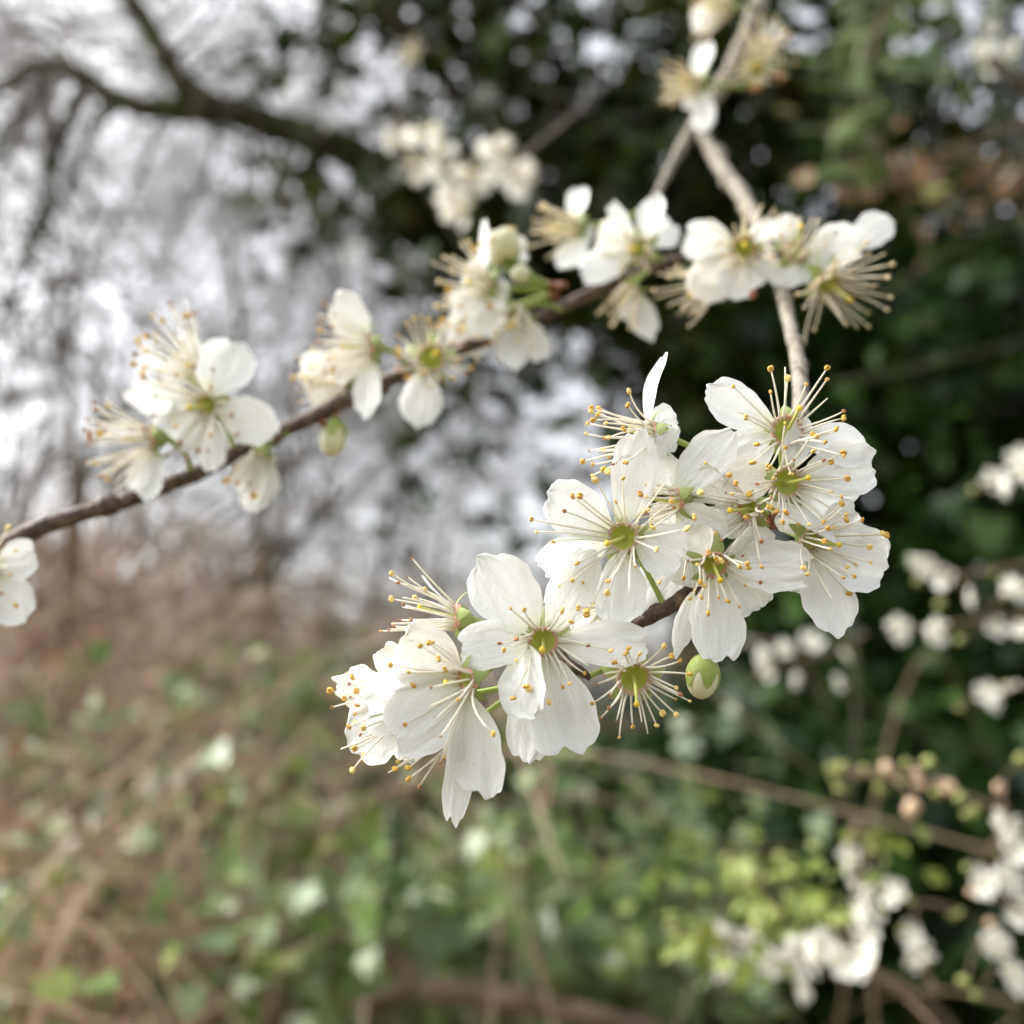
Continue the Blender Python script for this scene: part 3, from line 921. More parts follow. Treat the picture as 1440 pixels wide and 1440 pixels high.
# ------------------------------------------------------------------ ground
n = 90
xs = np.concatenate([-np.geomspace(400, 3, 40), np.linspace(-2.6, 2.6, 22), np.geomspace(3, 400, 40)])
ys = np.concatenate([np.linspace(-30, -1, 8), np.linspace(0, 12, 40), np.geomspace(13, 600, 30)])
gx, gy = np.meshgrid(xs, ys)
near = np.exp(-((gx / 10) ** 2 + ((gy - 4) / 10) ** 2))
gz = (0.06 * np.sin(gx * 1.7 + 1) * np.cos(gy * 1.3) + 0.04 * np.sin(gx * 4.1) * np.sin(gy * 3.3 + 2)) * near
V = np.stack([gx, gy, gz], -1).reshape(-1, 3)
nx = len(xs)
F = np.array([(j * nx + i, j * nx + i + 1, (j + 1) * nx + i + 1, (j + 1) * nx + i) for j in range(len(ys) - 1) for i in range(nx - 1)])
g = nmesh('ground', V, F, [M['ground']])
tag(g, 'brown leaf littered ground under the hedgerow', 'ground', None, 'structure')


# ------------------------------------------------------------------ bare trees
RMIN = [0.0028]


def grow(mb, p, dr, ln, r, lvl, rnd, maxl, droop=0.0, spread=0.75, kids=(3, 5), tw=None):
    nseg = 6 if lvl < 2 else 4
    pts, rr = [p.copy()], [r]
    d = dr.copy()
    for i in range(nseg):
        d = (d + Vector((rnd.gauss(0, .16), rnd.gauss(0, .16), rnd.gauss(0, .12) + (0.05 if lvl < 2 else -droop)))).normalized()
        pts.append(pts[-1] + d * ln / nseg)
        rr.append(max(r * (1 - 0.75 * (i + 1) / nseg), RMIN[0]))
    (mb if lvl < 2 else tw).tube(pts, rr, 0, 7 if lvl < 1 else (5 if lvl < 2 else 3), lvl < 2)
    if lvl >= maxl:
        return
    for k in range(rnd.randint(*kids)):
        i = rnd.randint(1 + (lvl == 0) * 1, nseg)
        base = (pts[i] - pts[i - 1]).normalized()
        q = Vector((rnd.gauss(0, 1), rnd.gauss(0, 1), rnd.gauss(0, .8)))
        q = (q - base * q.dot(base)).normalized()
        nd = (base * (1 - spread * .5) + q * spread).normalized()
        grow(mb, pts[i], nd, ln * rnd.uniform(.5, .78), max(rr[i] * rnd.uniform(.5, .75), RMIN[0]), lvl + 1, rnd, maxl, droop, spread, kids, tw)


def bare_tree(px, d, h, r, seed, label, lean=(0, 0), maxl=5, droop=.04, spread=.75, kids=(3, 5), mt='bark_bg', tmt='twig_bg', cat='tree', name='bare_tree'):
    rnd = random.Random(seed)
    b = P(px, 1000, d)
    b.z = -0.05
    e = empty(name, b)
    tag(e, label, cat, 'bare trees beyond the hedge gap')
    mb, tw = MB(), MB()
    grow(mb, Vector((0, 0, 0)), Vector((lean[0], lean[1], 1)).normalized(), h, r, 0, rnd, maxl, droop, spread, kids, tw)
    mb.build('trunk', M[mt], e)
    tw.build('twigs', M[tmt], e)
    return e


RMIN[0] = .0026
bare_tree(60, 5.5, 4.2, .07, 1, 'bare tree with a crooked grey trunk at the far left', (.05, -.1), 4, .05, .8, (5, 7))
RMIN[0] = .0024
bare_tree(330, 6.5, 4.0, .05, 2, 'bare tree showing in the gap above the brown undergrowth', (.05, 0), 4, .03, .75, (5, 6))
RMIN[0] = .0026
bare_tree(-150, 4.2, 3.6, .06, 3, 'bare tree leaning in from the left edge of the photo', (.28, 0), 4, .07, .8, (5, 7))
RMIN[0] = .0024
bare_tree(560, 7.5, 3.8, .05, 4, 'slim bare tree behind the centre of the blossoms', (-.03, 0), 4, .02, .7, (4, 5))
RMIN[0] = .0024
bare_tree(440, 5.0, 4.0, .05, 6, 'bare tree whose twigs hang behind the left blossoms', (-.1, 0), 4, .06, .75, (3, 5))
RMIN[0] = .0026
bare_tree(-30, 7.5, 5.2, .06, 7, 'bare tree with drooping fine twigs in the upper left', (.08, 0), 4, .12, .75, (5, 7))
RMIN[0] = .0024
bare_tree(700, 6.0, 4.0, .05, 8, 'bare tree in the sky gap just left of the ivy', (-.08, 0), 4, .03, .75, (3, 5))
RMIN[0] = .0026
bare_tree(-60, 5.2, 4.0, .045, 9, 'slender bare tree cut off by the left edge, behind the bough', (.05, 0), 4, .05, .7, (5, 7))
RMIN[0] = .0024
bare_tree(-10, 5.8, 4.4, .04, 21, 'bare young tree with drooping twigs just right of the left edge', (.02, 0), 4, .14, .7, (5, 7))
bare_tree(150, 6.4, 4.2, .04, 22, 'bare young tree with drooping twigs behind the leftmost blossoms', (.0, 0), 4, .14, .7, (5, 6))
RMIN[0] = .0024
bare_tree(210, 9.5, 6.0, .08, 5, 'tall far bare tree rising over the brown shrubs', (-.05, 0), 4, .03, .75, (4, 6))

# ------------------------------------------------------------------ ivy-clad tree with boughs over the gap
def limb(parent, name, pts, r, mt, seed, label=None):
    """pts (px,py,depth), r radii in metres"""
    rnd = random.Random(seed)
    q, rr = catmull([P(*p) - parent.location for p in pts], r, 7)
    q = [a + Vector((rnd.gauss(0, 1), rnd.gauss(0, 1), rnd.gauss(0, 1))) * b * .12 for a, b in zip(q, rr)]
    mb = MB()
    mb.tube(q, [b * rnd.uniform(.88, 1.12) for b in rr], 0, 8)
    o = mb.build(name, M[mt], parent)
    if label:
        o['label'] = label
    return o


c = P(1010, 1000, 3.3); c.z = 0
ivt = empty('ivy_tree', c)
tag(ivt, 'tall dark tree smothered in ivy, sky sparkling through its leaves, behind the upper flowers', 'tree')
limb(ivt, 'trunk', [(1010, 2050, 3.3), (1000, 1300, 3.3), (980, 700, 3.2), (990, 200, 3.2), (960, -500, 3.2)], [.16, .14, .12, .10, .07], 'bark_moss', 1)
limb(ivt, 'limb', [(990, 480, 3.2), (830, 370, 3.0), (690, 330, 2.8), (560, 240, 2.7), (430, 190, 2.65), (350, 165, 2.6), (270, 130, 2.6), (215, 50, 2.6), (150, -60, 2.6)], [.075, .066, .058, .050, .045, .042, .036, .030, .026], 'bark_moss', 2)
limb(ivt, 'limb', [(360, 170, 2.6), (290, 158, 2.62), (190, 148, 2.65), (120, 110, 2.7), (60, 92, 2.75), (0, 125, 2.8), (-90, 190, 2.9)], [.036, .034, .030, .026, .022, .018, .014], 'bark_moss', 3)
limb(ivt, 'limb', [(980, 330, 3.2), (800, 160, 2.9), (640, 60, 2.7), (600, -80, 2.6)], [.06, .05, .04, .03], 'bark_moss', 4)
limb(ivt, 'limb', [(120, 110, 2.7), (80, 210, 2.72), (50, 330, 2.75), (20, 430, 2.8)], [.022, .018, .014, .008], 'bark_moss', 5)
limb(ivt, 'limb', [(520, 0, 2.4), (580, 60, 2.5), (610, 90, 2.6), (680, 180, 2.7)], [.03, .03, .028, .02], 'bark_bg', 6)
RMIN[0] = 0.0016
for i, (pts, r0) in enumerate([
        ([(150, 130, 2.65), (110, 230, 2.66), (60, 330, 2.7), (10, 380, 2.72)], .013), ([(70, 92, 2.75), (20, 190, 2.78), (-30, 300, 2.8)], .014),
        ([(230, 150, 2.62), (190, 260, 2.65), (120, 380, 2.7), (90, 470, 2.7)], .008), ([(310, 160, 2.6), (290, 250, 2.6), (240, 330, 2.62), (225, 410, 2.62)], .008),
        ([(-30, 220, 2.8), (6, 380, 2.8), (24, 540, 2.8), (10, 720, 2.82)], .009), ([(70, 92, 2.75), (62, 260, 2.8), (84, 420, 2.82), (70, 600, 2.84)], .006), ([(-60, 330, 2.7), (-20, 480, 2.72), (46, 640, 2.75)], .007),
        ([(420, 190, 2.65), (400, 270, 2.65), (340, 330, 2.65), (300, 360, 2.65)], .009), ([(200, 20, 2.6), (120, 30, 2.62), (40, 10, 2.65), (-30, 20, 2.7)], .009),
        ([(260, 110, 2.6), (330, 60, 2.58), (400, 50, 2.55), (470, 10, 2.5)], .009), ([(240, 90, 2.6), (300, 20, 2.58), (330, -40, 2.55)], .008),
        ([(120, 110, 2.7), (60, 50, 2.72), (0, 40, 2.75)], .010), ([(500, 215, 2.68), (480, 300, 2.68), (430, 350, 2.68)], .008)]):
    limb(ivt, 'limb', pts, [r0 * (1 - .2 * k) for k in range(len(pts))], 'bark_moss', 700 + i)
# thin twigs of the boughs over the sky
tw = MB()
rnd = random.Random(5)
for (px, py, d, k) in [(250, 110, 2.6, 9), (180, 40, 2.6, 8), (100, 100, 2.7, 12), (60, 200, 2.75, 10), (330, 165, 2.6, 9), (450, 195, 2.65, 9), (30, 330, 2.75, 8), (200, 150, 2.65, 10), (560, 240, 2.7, 6), (0, 130, 2.8, 8), (10, 420, 2.8, 18), (20, 560, 2.8, 20), (10, 660, 2.8, 14), (78, 400, 2.82, 6), (76, 540, 2.83, 6)]:
    for j in range(int(k * .4)):
        a = rnd.uniform(0, 6.28)
        grow(tw, P(px + rnd.gauss(0, 40), py + rnd.gauss(0, 14), d) - ivt.location, Vector((math.cos(a), rnd.gauss(0, .4), math.sin(a) * .7 - .35)).normalized(), rnd.uniform(.25, .6), rnd.uniform(.006, .011), 2, rnd, 4, .05, .7, (2, 4), tw)
tw.build('twigs', M['twig_bg'], ivt)
lv = clumps([
    (570, 1250, -160, 200, 2.3, 3.6, 84, .11, 30),
    (640, 1150, 130, 400, 2.4, 3.6, 66, .11, 30),
    (860, 1150, 380, 720, 2.4, 3.6, 70, .11, 30),
    (380, 640, -150, 120, 2.3, 3.0, 22, .09, 14),
    (400, 640, 190, 330, 2.5, 2.9, 16, .07, 12),
    (560, 900, 480, 800, 2.4, 3.4, 26, .06, 9),
    (600, 900, 250, 520, 2.4, 3.4, 40, .09, 22),
    (540, 680, 230, 330, 2.5, 3.0, 14, .08, 18),
    (1050, 1500, -200, 260, 2.5, 3.8, 56, .13, 32),
    (1050, 1500, 240, 700, 2.5, 3.8, 90, .15, 36)], 3)
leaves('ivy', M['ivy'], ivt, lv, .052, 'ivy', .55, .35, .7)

# ------------------------------------------------------------------ ivy hedge on the right
c = P(1350, 1000, 2.4); c.z = 0
hd = empty('ivy_hedge', c)
tag(hd, 'dense dark green ivy hedge filling the right side behind the small white flowers', 'hedge')
lv = clumps([(1090, 1560, 330, 1150, 2.0, 3.0, 170, .13, 38), (840, 1560, 1050, 1560, 1.7, 2.8, 190, .11, 34), (1030, 1560, 700, 1100, 2.2, 3.0, 50, .12, 30)], 9)
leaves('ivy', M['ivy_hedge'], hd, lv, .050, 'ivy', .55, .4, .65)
for i, pts in enumerate([
        [(1180, 540, 1.6), (1280, 520, 1.7), (1380, 495, 1.8), (1460, 470, 1.9)],
        [(1200, 240, 1.9), (1280, 230, 2.0), (1400, 190, 2.0), (1480, 150, 2.1)],
        [(1230, 270, 1.9), (1300, 240, 1.9), (1380, 215, 2.0)],
        [(1240, 420, 1.8), (1310, 370, 1.9), (1440, 300, 2.0)],
        [(1395, 85, .9), (1450, 130, 1.2), (1500, 190, 1.2)],
        [(1225, 1370, 1.2), (1290, 1400, 1.2), (1340, 1450, 1.2), (1380, 1530, 1.2)],
        [(1180, 960, 1.5), (1290, 1030, 1.6), (1400, 1060, 1.7)],
        [(1190, 1180, 1.6), (1205, 1040, 1.6), (1200, 900, 1.7)],
        [(1010, 1440, 1.5), (1005, 1330, 1.6), (1020, 1230, 1.6)]]):
    limb(hd, 'stem', pts, [.006, .0055, .005, .004][:len(pts)], 'bark_brown' if i in (1, 2, 4, 5) else 'bark_moss', 60 + i)

leaves('dead_leaves', M['leaf_dead'], hd, clumps([(1170, 1430, 180, 280, 1.9, 2.2, 9, .05, 8)], 77), .045, 'oval')
# pale leafy spray at the top right
c = P(1230, 60, 1.3)
sp = empty('leafy_spray', c)
tag(sp, 'blurred pale green leafy spray at the top, right of the petalless flowers', 'foliage')
limb(sp, 'stem', [(1300, -120, 1.3), (1260, -20, 1.3), (1225, 70, 1.3), (1215, 170, 1.3)], [.005, .004, .003, .002], 'bark_brown', 80)
leaves('leaves', M['leaf_light'], sp, clumps([(1180, 1310, -60, 130, 1.2, 1.4, 10, .035, 9), (1190, 1240, 120, 220, 1.25, 1.35, 3, .02, 6)], 12), .042, 'oval', .6, .5, .5)


# ------------------------------------------------------------------ bramble bushes of the undergrowth
def bush(name, px, py, d, label, boxes, seed, lm, size, ncane, cat, group, tmpl='ivy', cm='cane', reach=.5, rad=.004, up=.6, canes_name='canes'):
    rnd = random.Random(seed)
    c = P(px, py, d)
    gz0 = 0.0
    e = empty(name, (c.x, c.y, gz0))
    tag(e, label, cat, group)
    mb = MB()
    for k in range(ncane):
        b = Vector((rnd.gauss(0, .22), rnd.gauss(0, .22), -0.02))
        t = Vector((rnd.gauss(0, reach), rnd.gauss(0, reach * .7), c.z + rnd.gauss(.05, .16)))
        mid = (b + t) * .5 + Vector((rnd.gauss(0, .1), rnd.gauss(0, .1), c.z * .35))
        end = t + Vector((rnd.gauss(0, .25), rnd.gauss(0, .2), -rnd.uniform(0, .35)))
        q, rr = catmull([b, mid, t, end], [rad * rnd.uniform(.7, 1.3), rad, rad * .8, rad * .4], 6)
        mb.tube(q, rr, 0, 5)
    mb.build(canes_name, M[cm], e)
    if boxes:
        leaves('leaves', M[lm], e, clumps(boxes, seed), size, tmpl, up, .4, .6)
    return e


G = 'undergrowth bushes below the blossoms'
bush('bramble_bush', 620, 1290, 1.35, 'pale green bramble bush below the lowest petal', [(430, 800, 1215, 1490, 1.1, 1.8, 110, .05, 15), (470, 760, 1130, 1230, 1.4, 1.9, 18, .05, 9)], 31, 'leaf_bramble', .028, 16, 'bush', G, reach=.22, rad=.0025)
bush('bramble_bush', 870, 1330, 1.5, 'bramble bush with yellowish leaves left of the white flower clump', [(760, 1010, 1190, 1490, 1.2, 1.9, 84, .055, 14), (780, 1000, 1060, 1200, 1.5, 2.0, 14, .05, 9)], 32, 'leaf_bramble', .028, 16, 'bush', G, reach=.22, rad=.0025)
bush('bramble_bush', 260, 1340, 1.25, 'sparse bramble with a few green leaves among brown stems', [(60, 440, 1180, 1490, 1.0, 1.6, 40, .045, 9), (140, 330, 1040, 1200, 1.3, 1.8, 12, .05, 8), (-20, 60, 1180, 1440, 1.0, 1.3, 8, .03, 7)], 33, 'leaf_bramble', .028, 26, 'bush', G, reach=.25, rad=.0025)
bush('bramble_bush', 420, 1000, 2.6, 'mid green bush between the brown stems and the left flowers', [(300, 580, 940, 1100, 2.3, 3.2, 40, .08, 14)], 34, 'leaf_bramble', .045, 40, 'bush', G, reach=.5)
bush('bramble_bush', 690, 1100, 2.0, 'dark green bush right behind the lowest petals', [(500, 980, 1050, 1280, 1.8, 2.8, 90, .08, 22)], 35, 'ivy_hedge', .042, 8, 'bush', G, reach=.5)
bush('bramble_bush', 300, 1080, 1.7, 'olive green bramble patch among the dead stems on the left', [(-40, 560, 960, 1260, 1.4, 2.0, 46, .05, 9)], 37, 'leaf_bramble', .032, 20, 'bush', G, reach=.3, rad=.0025)
bush('bramble_bush', 40, 1050, 1.9, 'yellow green tuft of leaves at the left edge', [(-80, 110, 900, 1140, 1.7, 2.2, 10, .06, 8)], 36, 'leaf_light', .04, 20, 'bush', G, reach=.3)
G2 = 'brown dead shrubs of the hedge bottom'
def upright(label, seed, n, cx, spx, top0, top1, d0, d1, slope, mt, r):
    """a stand of thin upright stems with short side twigs"""
    rnd = random.Random(seed)
    c = P(cx, 1000, (d0 + d1) / 2)
    c.z = 0
    e = empty('dead_shrub', c)
    tag(e, label, 'shrub', G2)
    mb = MB()
    for k in range(n):
        d = rnd.uniform(d0, d1)
        px = rnd.gauss(cx, spx)
        if px > 520:
            continue
        top = P(px + rnd.gauss(0, 25), rnd.uniform(top0, top1) + max(0, px - 150) * slope, d) - c
        b0 = Vector((top.x + rnd.gauss(0, .10), top.y + rnd.gauss(0, .1), -c.z))
        m_ = (b0 + top) * .5 + Vector((rnd.gauss(0, .04), rnd.gauss(0, .04), 0))
        q, rr = catmull([b0, m_, top], [r, r * .8, r * .3], 5)
        mb.tube(q, rr, 0, 4)
        for t in range(3):
            i = rnd.randint(5, 9)
            v = Vector((rnd.gauss(0, .10), rnd.gauss(0, .08), rnd.uniform(.08, .25))) * (d / 3.2)
            mb.tube([q[i], q[i] + v * .5 + Vector((0, 0, .01)), q[i] + v], [r * .4, r * .33, r * .2], 0, 3, False)
    mb.build('stems', M[mt], e)


upright('stand of thin upright reddish brown stems below the dark branch at the left', 88, 230, 110, 150, 640, 960, 2.4, 4.0, .35, 'stem_red', .0055)
upright('stand of upright dry brown stems in front of the tan shrub, left side', 89, 210, 180, 190, 930, 1180, 1.5, 2.3, .25, 'stem_red', .0032)
upright('low upright straw coloured stems at the lower left', 90, 120, 120, 120, 1130, 1330, 1.1, 1.5, .2, 'straw', .0022)
bush('dead_shrub', 250, 1120, 1.9, 'tangle of brown dead stems at the left', [(-60, 520, 1010, 1300, 1.6, 2.6, 70, .10, 18)], 41, 'leaf_dead', .032, 60, 'shrub', G2, 'oval', 'cane', .4, .0028)
bush('dead_shrub', 120, 860, 4.2, 'pinkish tan dry shrub below the dark branch', [(-80, 330, 740, 880, 3.8, 4.8, 16, .12, 9), (-80, 380, 870, 1010, 3.8, 4.8, 40, .15, 14)], 42, 'leaf_tan', .05, 170, 'shrub', G2, 'oval', 'straw', .7, .0035)
bush('dead_shrub', 60, 1400, 1.2, 'rusty brown dry bracken in the bottom left corner', [(-60, 220, 1290, 1500, 1.1, 1.5, 36, .06, 18)], 43, 'leaf_dead', .02, 120, 'shrub', G2, 'oval', 'straw', .25, .0018)
bush('dead_shrub', 850, 1250, 2.2, 'brown dead stems behind the yellowish bramble', [(560, 1000, 1180, 1500, 2.0, 2.8, 70, .10, 18)], 44, 'leaf_dead', .032, 60, 'shrub', G2, 'oval', 'cane', .4, .0026)
bush('dead_shrub', 480, 1250, 2.3, 'low brown shrub behind the pale bramble leaves', [(250, 640, 1080, 1500, 2.1, 3.0, 90, .11, 18)], 45, 'leaf_dead', .032, 60, 'shrub', G2, 'oval', 'cane', .4, .0026)
# far hedge that closes the gap at the bottom of the sky
for k, (px, d, hpx, lb, mt_) in enumerate([(60, 9, 950, 'far brown hedge at the left below the sky', 'leaf_dead'), (420, 8, 985, 'far green hedge left of the blossoms below the sky', 'leaf_bramble'), (760, 9, 1010, 'far green hedge behind the lowest flowers', 'ivy_hedge')]):
    bush('far_hedge', px, hpx + 60, d, lb, [(px - 260, px + 260, hpx, 1190, d - .6, d + 1.2, 100, .26, 40)], 50 + k, mt_, .085, 60, 'hedge', 'far hedges across the field', 'oval', 'cane', 1.0, .006)

def cane(label, pts, r, mt='straw', seed=0):
    c = P(*pts[0])
    e = empty('bramble_cane', c)
    tag(e, label, 'cane', 'bare canes arching over the undergrowth')
    limb(e, 'cane', pts, [r * (1 - .12 * i) for i in range(len(pts))], mt, seed)


cane('pale tan cane leaning left at the bottom left corner', [(50, 1460, 1.0), (66, 1380, 1.02), (100, 1290, 1.05), (150, 1215, 1.1)], .005, 'straw', 1)
cane('thin cane arching over the small green leaves at the lower left', [(90, 1300, 1.1), (130, 1240, 1.1), (210, 1250, 1.15), (290, 1300, 1.2)], .0032, 'straw', 2)
cane('short broken cane at the left edge, lower part', [(-40, 1180, 1.2), (0, 1186, 1.2), (50, 1204, 1.2)], .008, 'cane', 3)
cane('grey brown cane rising towards the lowest petal from the left', [(330, 1330, 1.4), (330, 1200, 1.4), (370, 1100, 1.45), (450, 1010, 1.5)], .004, 'cane', 4)
cane('level brown cane crossing in front of the low brown shrub', [(180, 1196, 1.4), (260, 1192, 1.4), (330, 1200, 1.4), (420, 1240, 1.45)], .0035, 'cane', 5)
cane('upright brown cane below the leftmost petals', [(470, 1480, 1.3), (462, 1330, 1.3), (478, 1200, 1.35), (474, 1120, 1.4)], .005, 'bark_brown', 6)
cane('slanting cane in the leaves right of the forked stick', [(960, 1300, 1.5), (900, 1240, 1.5), (850, 1180, 1.55), (810, 1100, 1.6)], .005, 'bark_brown', 7)
# a dead stick and a fallen trunk near the bottom
c = P(560, 1390, 1.1)
st = empty('fallen_stick', c)
tag(st, 'brown forked stick lying in the leaves at the bottom centre', 'stick')
limb(st, 'stick', [(500, 1290, 1.15), (545, 1330, 1.15), (590, 1385, 1.12), (680, 1400, 1.1), (790, 1420, 1.1), (930, 1450, 1.1)], [.007, .012, .014, .014, .013, .010], 'bark_brown', 91)
limb(st, 'fork', [(588, 1384, 1.12), (550, 1400, 1.1), (500, 1420, 1.08)], [.011, .010, .007], 'bark_brown', 92)
c = P(85, 1000, 2.0); c.z = 0
yt = empty('sapling', c)
tag(yt, 'slim upright brown sapling stem at the left', 'sapling')
limb(yt, 'stem', [(82, 1900, 2.0), (84, 1250, 2.0), (86, 1000, 2.0), (90, 850, 2.0), (100, 730, 2.0), (98, 600, 2.0)], [.016, .014, .013, .011, .009, .006], 'bark_brown', 93)

# ------------------------------------------------------------------ small white blackthorn sprays
def small_flower_mesh():
    mb = MB()
    rnd = random.Random(2)
    for k in range(5):
        an = 2 * math.pi * k / 5
        r = Vector((math.cos(an), math.sin(an), 0)); t = Vector((-math.sin(an), math.cos(an), 0)); z = Vector((0, 0, 1))
        vs, fs = [], []
        for i in range(7):
            u = i / 6
            wd = .0029 * (max(0, u ** .8 * (1 - u) ** .4) / .55 + .08)
            for j in (-1, -.5, 0, .5, 1):
                vs.append(r * (.0008 + .0068 * u) + t * wd * j + z * (.0022 * u * u + .0012 * j * j * u + rnd.uniform(-.0001, .0001)))
        for i in range(6):
            for j in range(4):
                q = i * 5 + j
                fs.append((q, q + 1, q + 6, q + 5))
        mb.add(vs, fs, 0)
    mb.blob((0, 0, .0002), (0, 0, 1), .0011, .0012, 1)
    for k in range(16):
        an = rnd.uniform(0, 6.28); sp = rnd.uniform(.2, .8)
        d = Vector((math.cos(an) * math.sin(sp), math.sin(an) * math.sin(sp), math.cos(sp)))
        mb.tube([d * .0006, d * .0045], [.00012, .0001], 0, 3, False)
        mb.blob(d * .0047, d, .00035, .0004, 1, 5, 4)
    o = mb.build('flower', [M['blackthorn_petal'], M['blackthorn_centre']])
    me = o.data
    bpy.data.objects.remove(o)
    return me


SF = small_flower_mesh()
mb = MB(); mb.blob((0, 0, 0), (0, 0, 1), .0024, .0032, 0, 8, 6)
o = mb.build('bud', M['bud_fresh']); BUDG = o.data; bpy.data.objects.remove(o)
mb = MB(); mb.blob((0, 0, 0), (0, 0, 1), .0027, .0034, 0, 8, 6)
o = mb.build('bud', M['bud_peach']); BUDP = o.data; bpy.data.objects.remove(o)


def spray(label, d, stem, fl, buds=(), peach=(), seed=0, scale=1.0, leafbox=None, mt='bark_brown', r=.0014):
    """a twig through stem pixels at depth d with small white flowers at fl"""
    rnd = random.Random(seed)
    c = P(stem[0][0], stem[0][1], d)
    e = empty('blackthorn_spray', c)
    tag(e, label, 'blossom spray', 'small white blossom sprays in the hedge')
    pp = [P(x, y, d + rnd.uniform(-.02, .02)) - c for x, y in stem]
    q, rr = catmull(pp, [r * (1 - .5 * i / (len(pp) - 1)) for i in range(len(pp))], 6)
    mb = MB(); mb.tube(q, rr, 0, 6)
    dat = [(x, y, SF, 'flower') for x, y in fl] + [(x, y, BUDG, 'bud') for x, y in buds] + [(x, y, BUDP, 'bud') for x, y in peach]
    for x, y, me, nm in dat:
        p = P(x, y, d + rnd.uniform(-.03, .03)) - c
        k = min(range(len(q)), key=lambda i: (q[i] - p).length)
        mb.tube([q[k], (q[k] + p) * .5 + Vector((0, 0, .003)), p], [.0006, .0005, .0005], 0, 5)
        o = bpy.data.objects.new(nm, me)
        COL.objects.link(o)
        o.parent = e
        o.location = p
        o.rotation_euler = (math.radians(90) + rnd.gauss(0, .6), rnd.uniform(-3, 3), rnd.gauss(0, .6))
        s = scale * rnd.uniform(.85, 1.15)
        o.scale = (s, s, s)
    mb.build('stem', M[mt], e)
    if leafbox:
        leaves('leaves', M['leaf_fresh'], e, clumps(leafbox, seed), .012, 'oval', .6, .4, .6)
    return e


spray('white blossom spray with many flowers in a row at the bottom right', .52, [(1330, 1460), (1270, 1400), (1200, 1360), (1130, 1345), (1060, 1330), (1000, 1320), (940, 1305)],
      [(1014, 1318), (1020, 1344), (1018, 1358), (1052, 1326), (1082, 1350), (1100, 1350), (1124, 1334), (1136, 1350), (1152, 1328), (1166, 1318), (1184, 1348), (1204, 1358), (1216, 1318), (1224, 1348), (1122, 1388)],
      [(945, 1300), (985, 1310), (1108, 1320), (1176, 1296), (1192, 1296), (952, 1316), (1066, 1305), (992, 1342)], (), 1, 1.15, [(930, 1200, 1290, 1340, .48, .56, 8, .012, 5)])
spray('short blossom spray standing above the long white row', .54, [(1230, 1330), (1225, 1290), (1210, 1250), (1196, 1190), (1206, 1150)],
      [(1194, 1202), (1192, 1216), (1206, 1240), (1214, 1256), (1222, 1272), (1226, 1286), (1212, 1280), (1258, 1252), (1252, 1258)], [(1224, 1186), (1196, 1180), (1214, 1178), (1246, 1212), (1280, 1266), (1228, 1196)], (), 2, .82, [(1185, 1235, 1165, 1215, .5, .58, 4, .012, 5)])
spray('blossom spray right of the white row with few flowers', .54, [(1320, 1400), (1300, 1360), (1285, 1310), (1290, 1270)],
      [(1278, 1308), (1284, 1320), (1294, 1334), (1286, 1350), (1300, 1344)], [(1340, 1288), (1350, 1284), (1268, 1308)], [(1392, 1298)], 3, .82)
spray('blossom spray rising at the right edge, flowers high on it', .5, [(1470, 1330), (1440, 1280), (1400, 1260), (1390, 1200), (1420, 1150)],
      [(1410, 1152), (1422, 1162), (1418, 1178), (1428, 1190), (1434, 1206), (1384, 1236), (1388, 1248), (1414, 1228), (1420, 1240), (1436, 1286), (1440, 1270)], [(1396, 1196), (1360, 1220)], [(1366, 1254)], 4, .85)
spray('lowest blossom spray in the bottom right corner', .5, [(1480, 1420), (1440, 1380), (1400, 1330), (1370, 1325)],
      [(1396, 1322), (1404, 1332), (1424, 1366), (1434, 1384), (1428, 1376)], [(1356, 1380), (1372, 1400)], (), 5, .9)
spray('budding spray with green and peach round buds, no open flowers', .50, [(1420, 1140), (1360, 1120), (1310, 1100), (1250, 1090), (1170, 1090)],
      [], [(1170, 1082), (1184, 1078), (1176, 1096), (1182, 1112), (1216, 1082), (1236, 1092), (1240, 1110), (1258, 1092), (1274, 1074), (1268, 1098), (1350, 1122), (1372, 1140), (1360, 1146), (1306, 1072), (1436, 1068), (1318, 1116)], [(1290, 1090), (1294, 1104), (1284, 1132), (1280, 1140), (1326, 1104), (1334, 1108), (1406, 1108), (1248, 1080)], 6, 1.15)
spray('budding spray of yellow green leaves in the lower middle', .62, [(1180, 1380), (1120, 1300), (1060, 1240), (1020, 1190)],
      [], [(1020, 1208), (1032, 1220), (1050, 1238), (1064, 1232), (1080, 1236), (1116, 1210), (1146, 1190), (1098, 1206), (1112, 1226), (1090, 1284), (1126, 1270), (1134, 1266), (1110, 1262), (1140, 1280)], (), 7, 1.3, [(1020, 1150, 1190, 1290, .58, .66, 10, .014, 6)])
spray('thin horizontal twig carrying white flowers at the right edge, middle height', .62, [(1480, 864), (1420, 868), (1350, 876), (1290, 884), (1250, 888)],
      [(1263, 880), (1264, 892), (1312, 884), (1316, 898), (1398, 884), (1436, 888), (1430, 832), (1422, 824)], [(1350, 900)], (), 8, 1.0)
spray('cluster of white flowers on a twig above the thin horizontal one', .62, [(1480, 790), (1400, 800), (1340, 810), (1300, 790)],
      [(1296, 788), (1304, 798), (1322, 812), (1332, 820), (1360, 842)], [(1322, 850), (1290, 818), (1398, 806)], (), 9, 1.0)
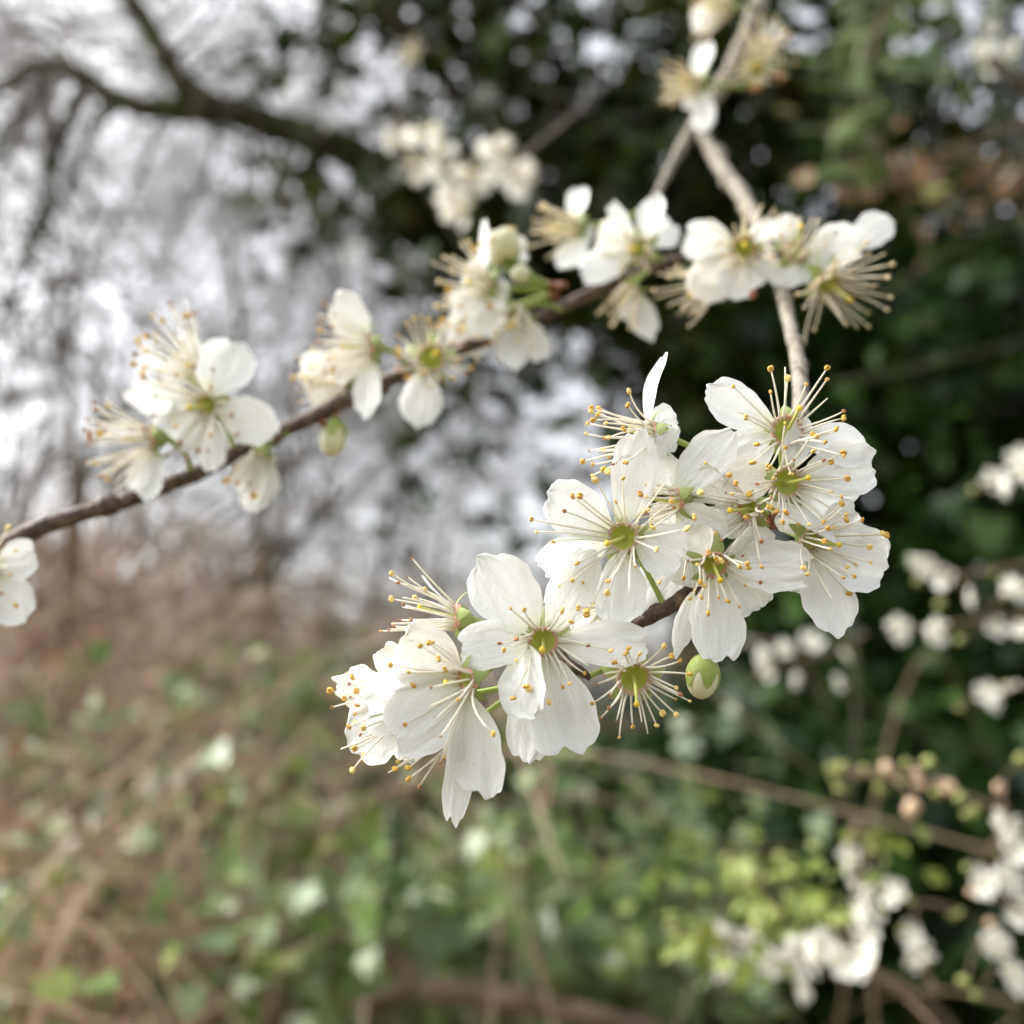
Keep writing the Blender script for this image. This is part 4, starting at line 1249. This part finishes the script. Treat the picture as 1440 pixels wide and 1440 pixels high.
spray('white flowers at the right edge level with the topmost bright cluster', .6, [(1500, 660), (1450, 670), (1400, 684), (1370, 690)],
      [(1398, 676), (1408, 686), (1434, 646), (1444, 660)], [(1368, 690)], (), 10, 1.05)
spray('pair of white flowers low on the right between two twigs', .62, [(1480, 960), (1430, 966), (1390, 975), (1340, 995)],
      [(1386, 976), (1390, 988), (1416, 972)], [(1350, 996)], (), 11, 1.0)
spray('dim white flowers hanging behind the green bud', .8, [(1220, 890), (1160, 920), (1100, 935), (1060, 960)],
      [(1069, 924), (1082, 942), (1103, 912), (1116, 956), (1140, 904), (1176, 962), (1186, 922)], (), (), 12, 1.15)
spray('blurred white flowers on a twig at the top right corner', 1.1, [(1500, 190), (1450, 130), (1400, 90), (1370, 60)],
      [(1376, 80), (1384, 70), (1394, 40), (1400, 95), (1420, 70)], [], (), 13, 1.5)

# out of focus plum blossom behind the middle of the branch
M['petal_far'] = M['petal']
fs_ = empty('blurred_blossom', P(620, 240, .57))
tag(fs_, 'blurred cream blossoms on a twig between the dark bough and the middle flowers', 'blossom spray')
twig(fs_, 'branch', [(820, 150, .64), (740, 216, .60), (660, 264, .58), (600, 214, .57), (556, 200, .57), (570, 120, .57), (588, 60, .57)], [4, 4, 3.5, 3, 2.5, 2, 1.5], M['bark_dark'], 51, 6, .1)
rnd = random.Random(12)
for i, (x, y) in enumerate([(562, 200), (596, 184), (590, 232), (622, 214), (638, 268), (664, 248), (652, 296), (704, 216), (726, 250), (584, 80)]):
    ps = []
    a0 = rnd.uniform(0, 6.28)
    for k in range(5):
        if rnd.random() < .42:
            continue
        a = a0 + k * 1.2566 + rnd.gauss(0, .2)
        L_ = rnd.uniform(22, 40)
        ps.append((x + L_ * math.cos(a), y + L_ * math.sin(a) * rnd.uniform(.6, 1), rnd.uniform(-14, 14), rnd.uniform(20, 30), dict(roll=rnd.uniform(-40, 40))))
    flower(fs_, x, y, .60 + rnd.uniform(-.06, .10), (rnd.uniform(-1, 1), rnd.uniform(-.6, .8), .5), ps, rim=5, stam=(18, 15, 70, 26), seed=300 + i, size=.55, am='filament_old', asz=.7, rimc='cup', pm='petal_cream')
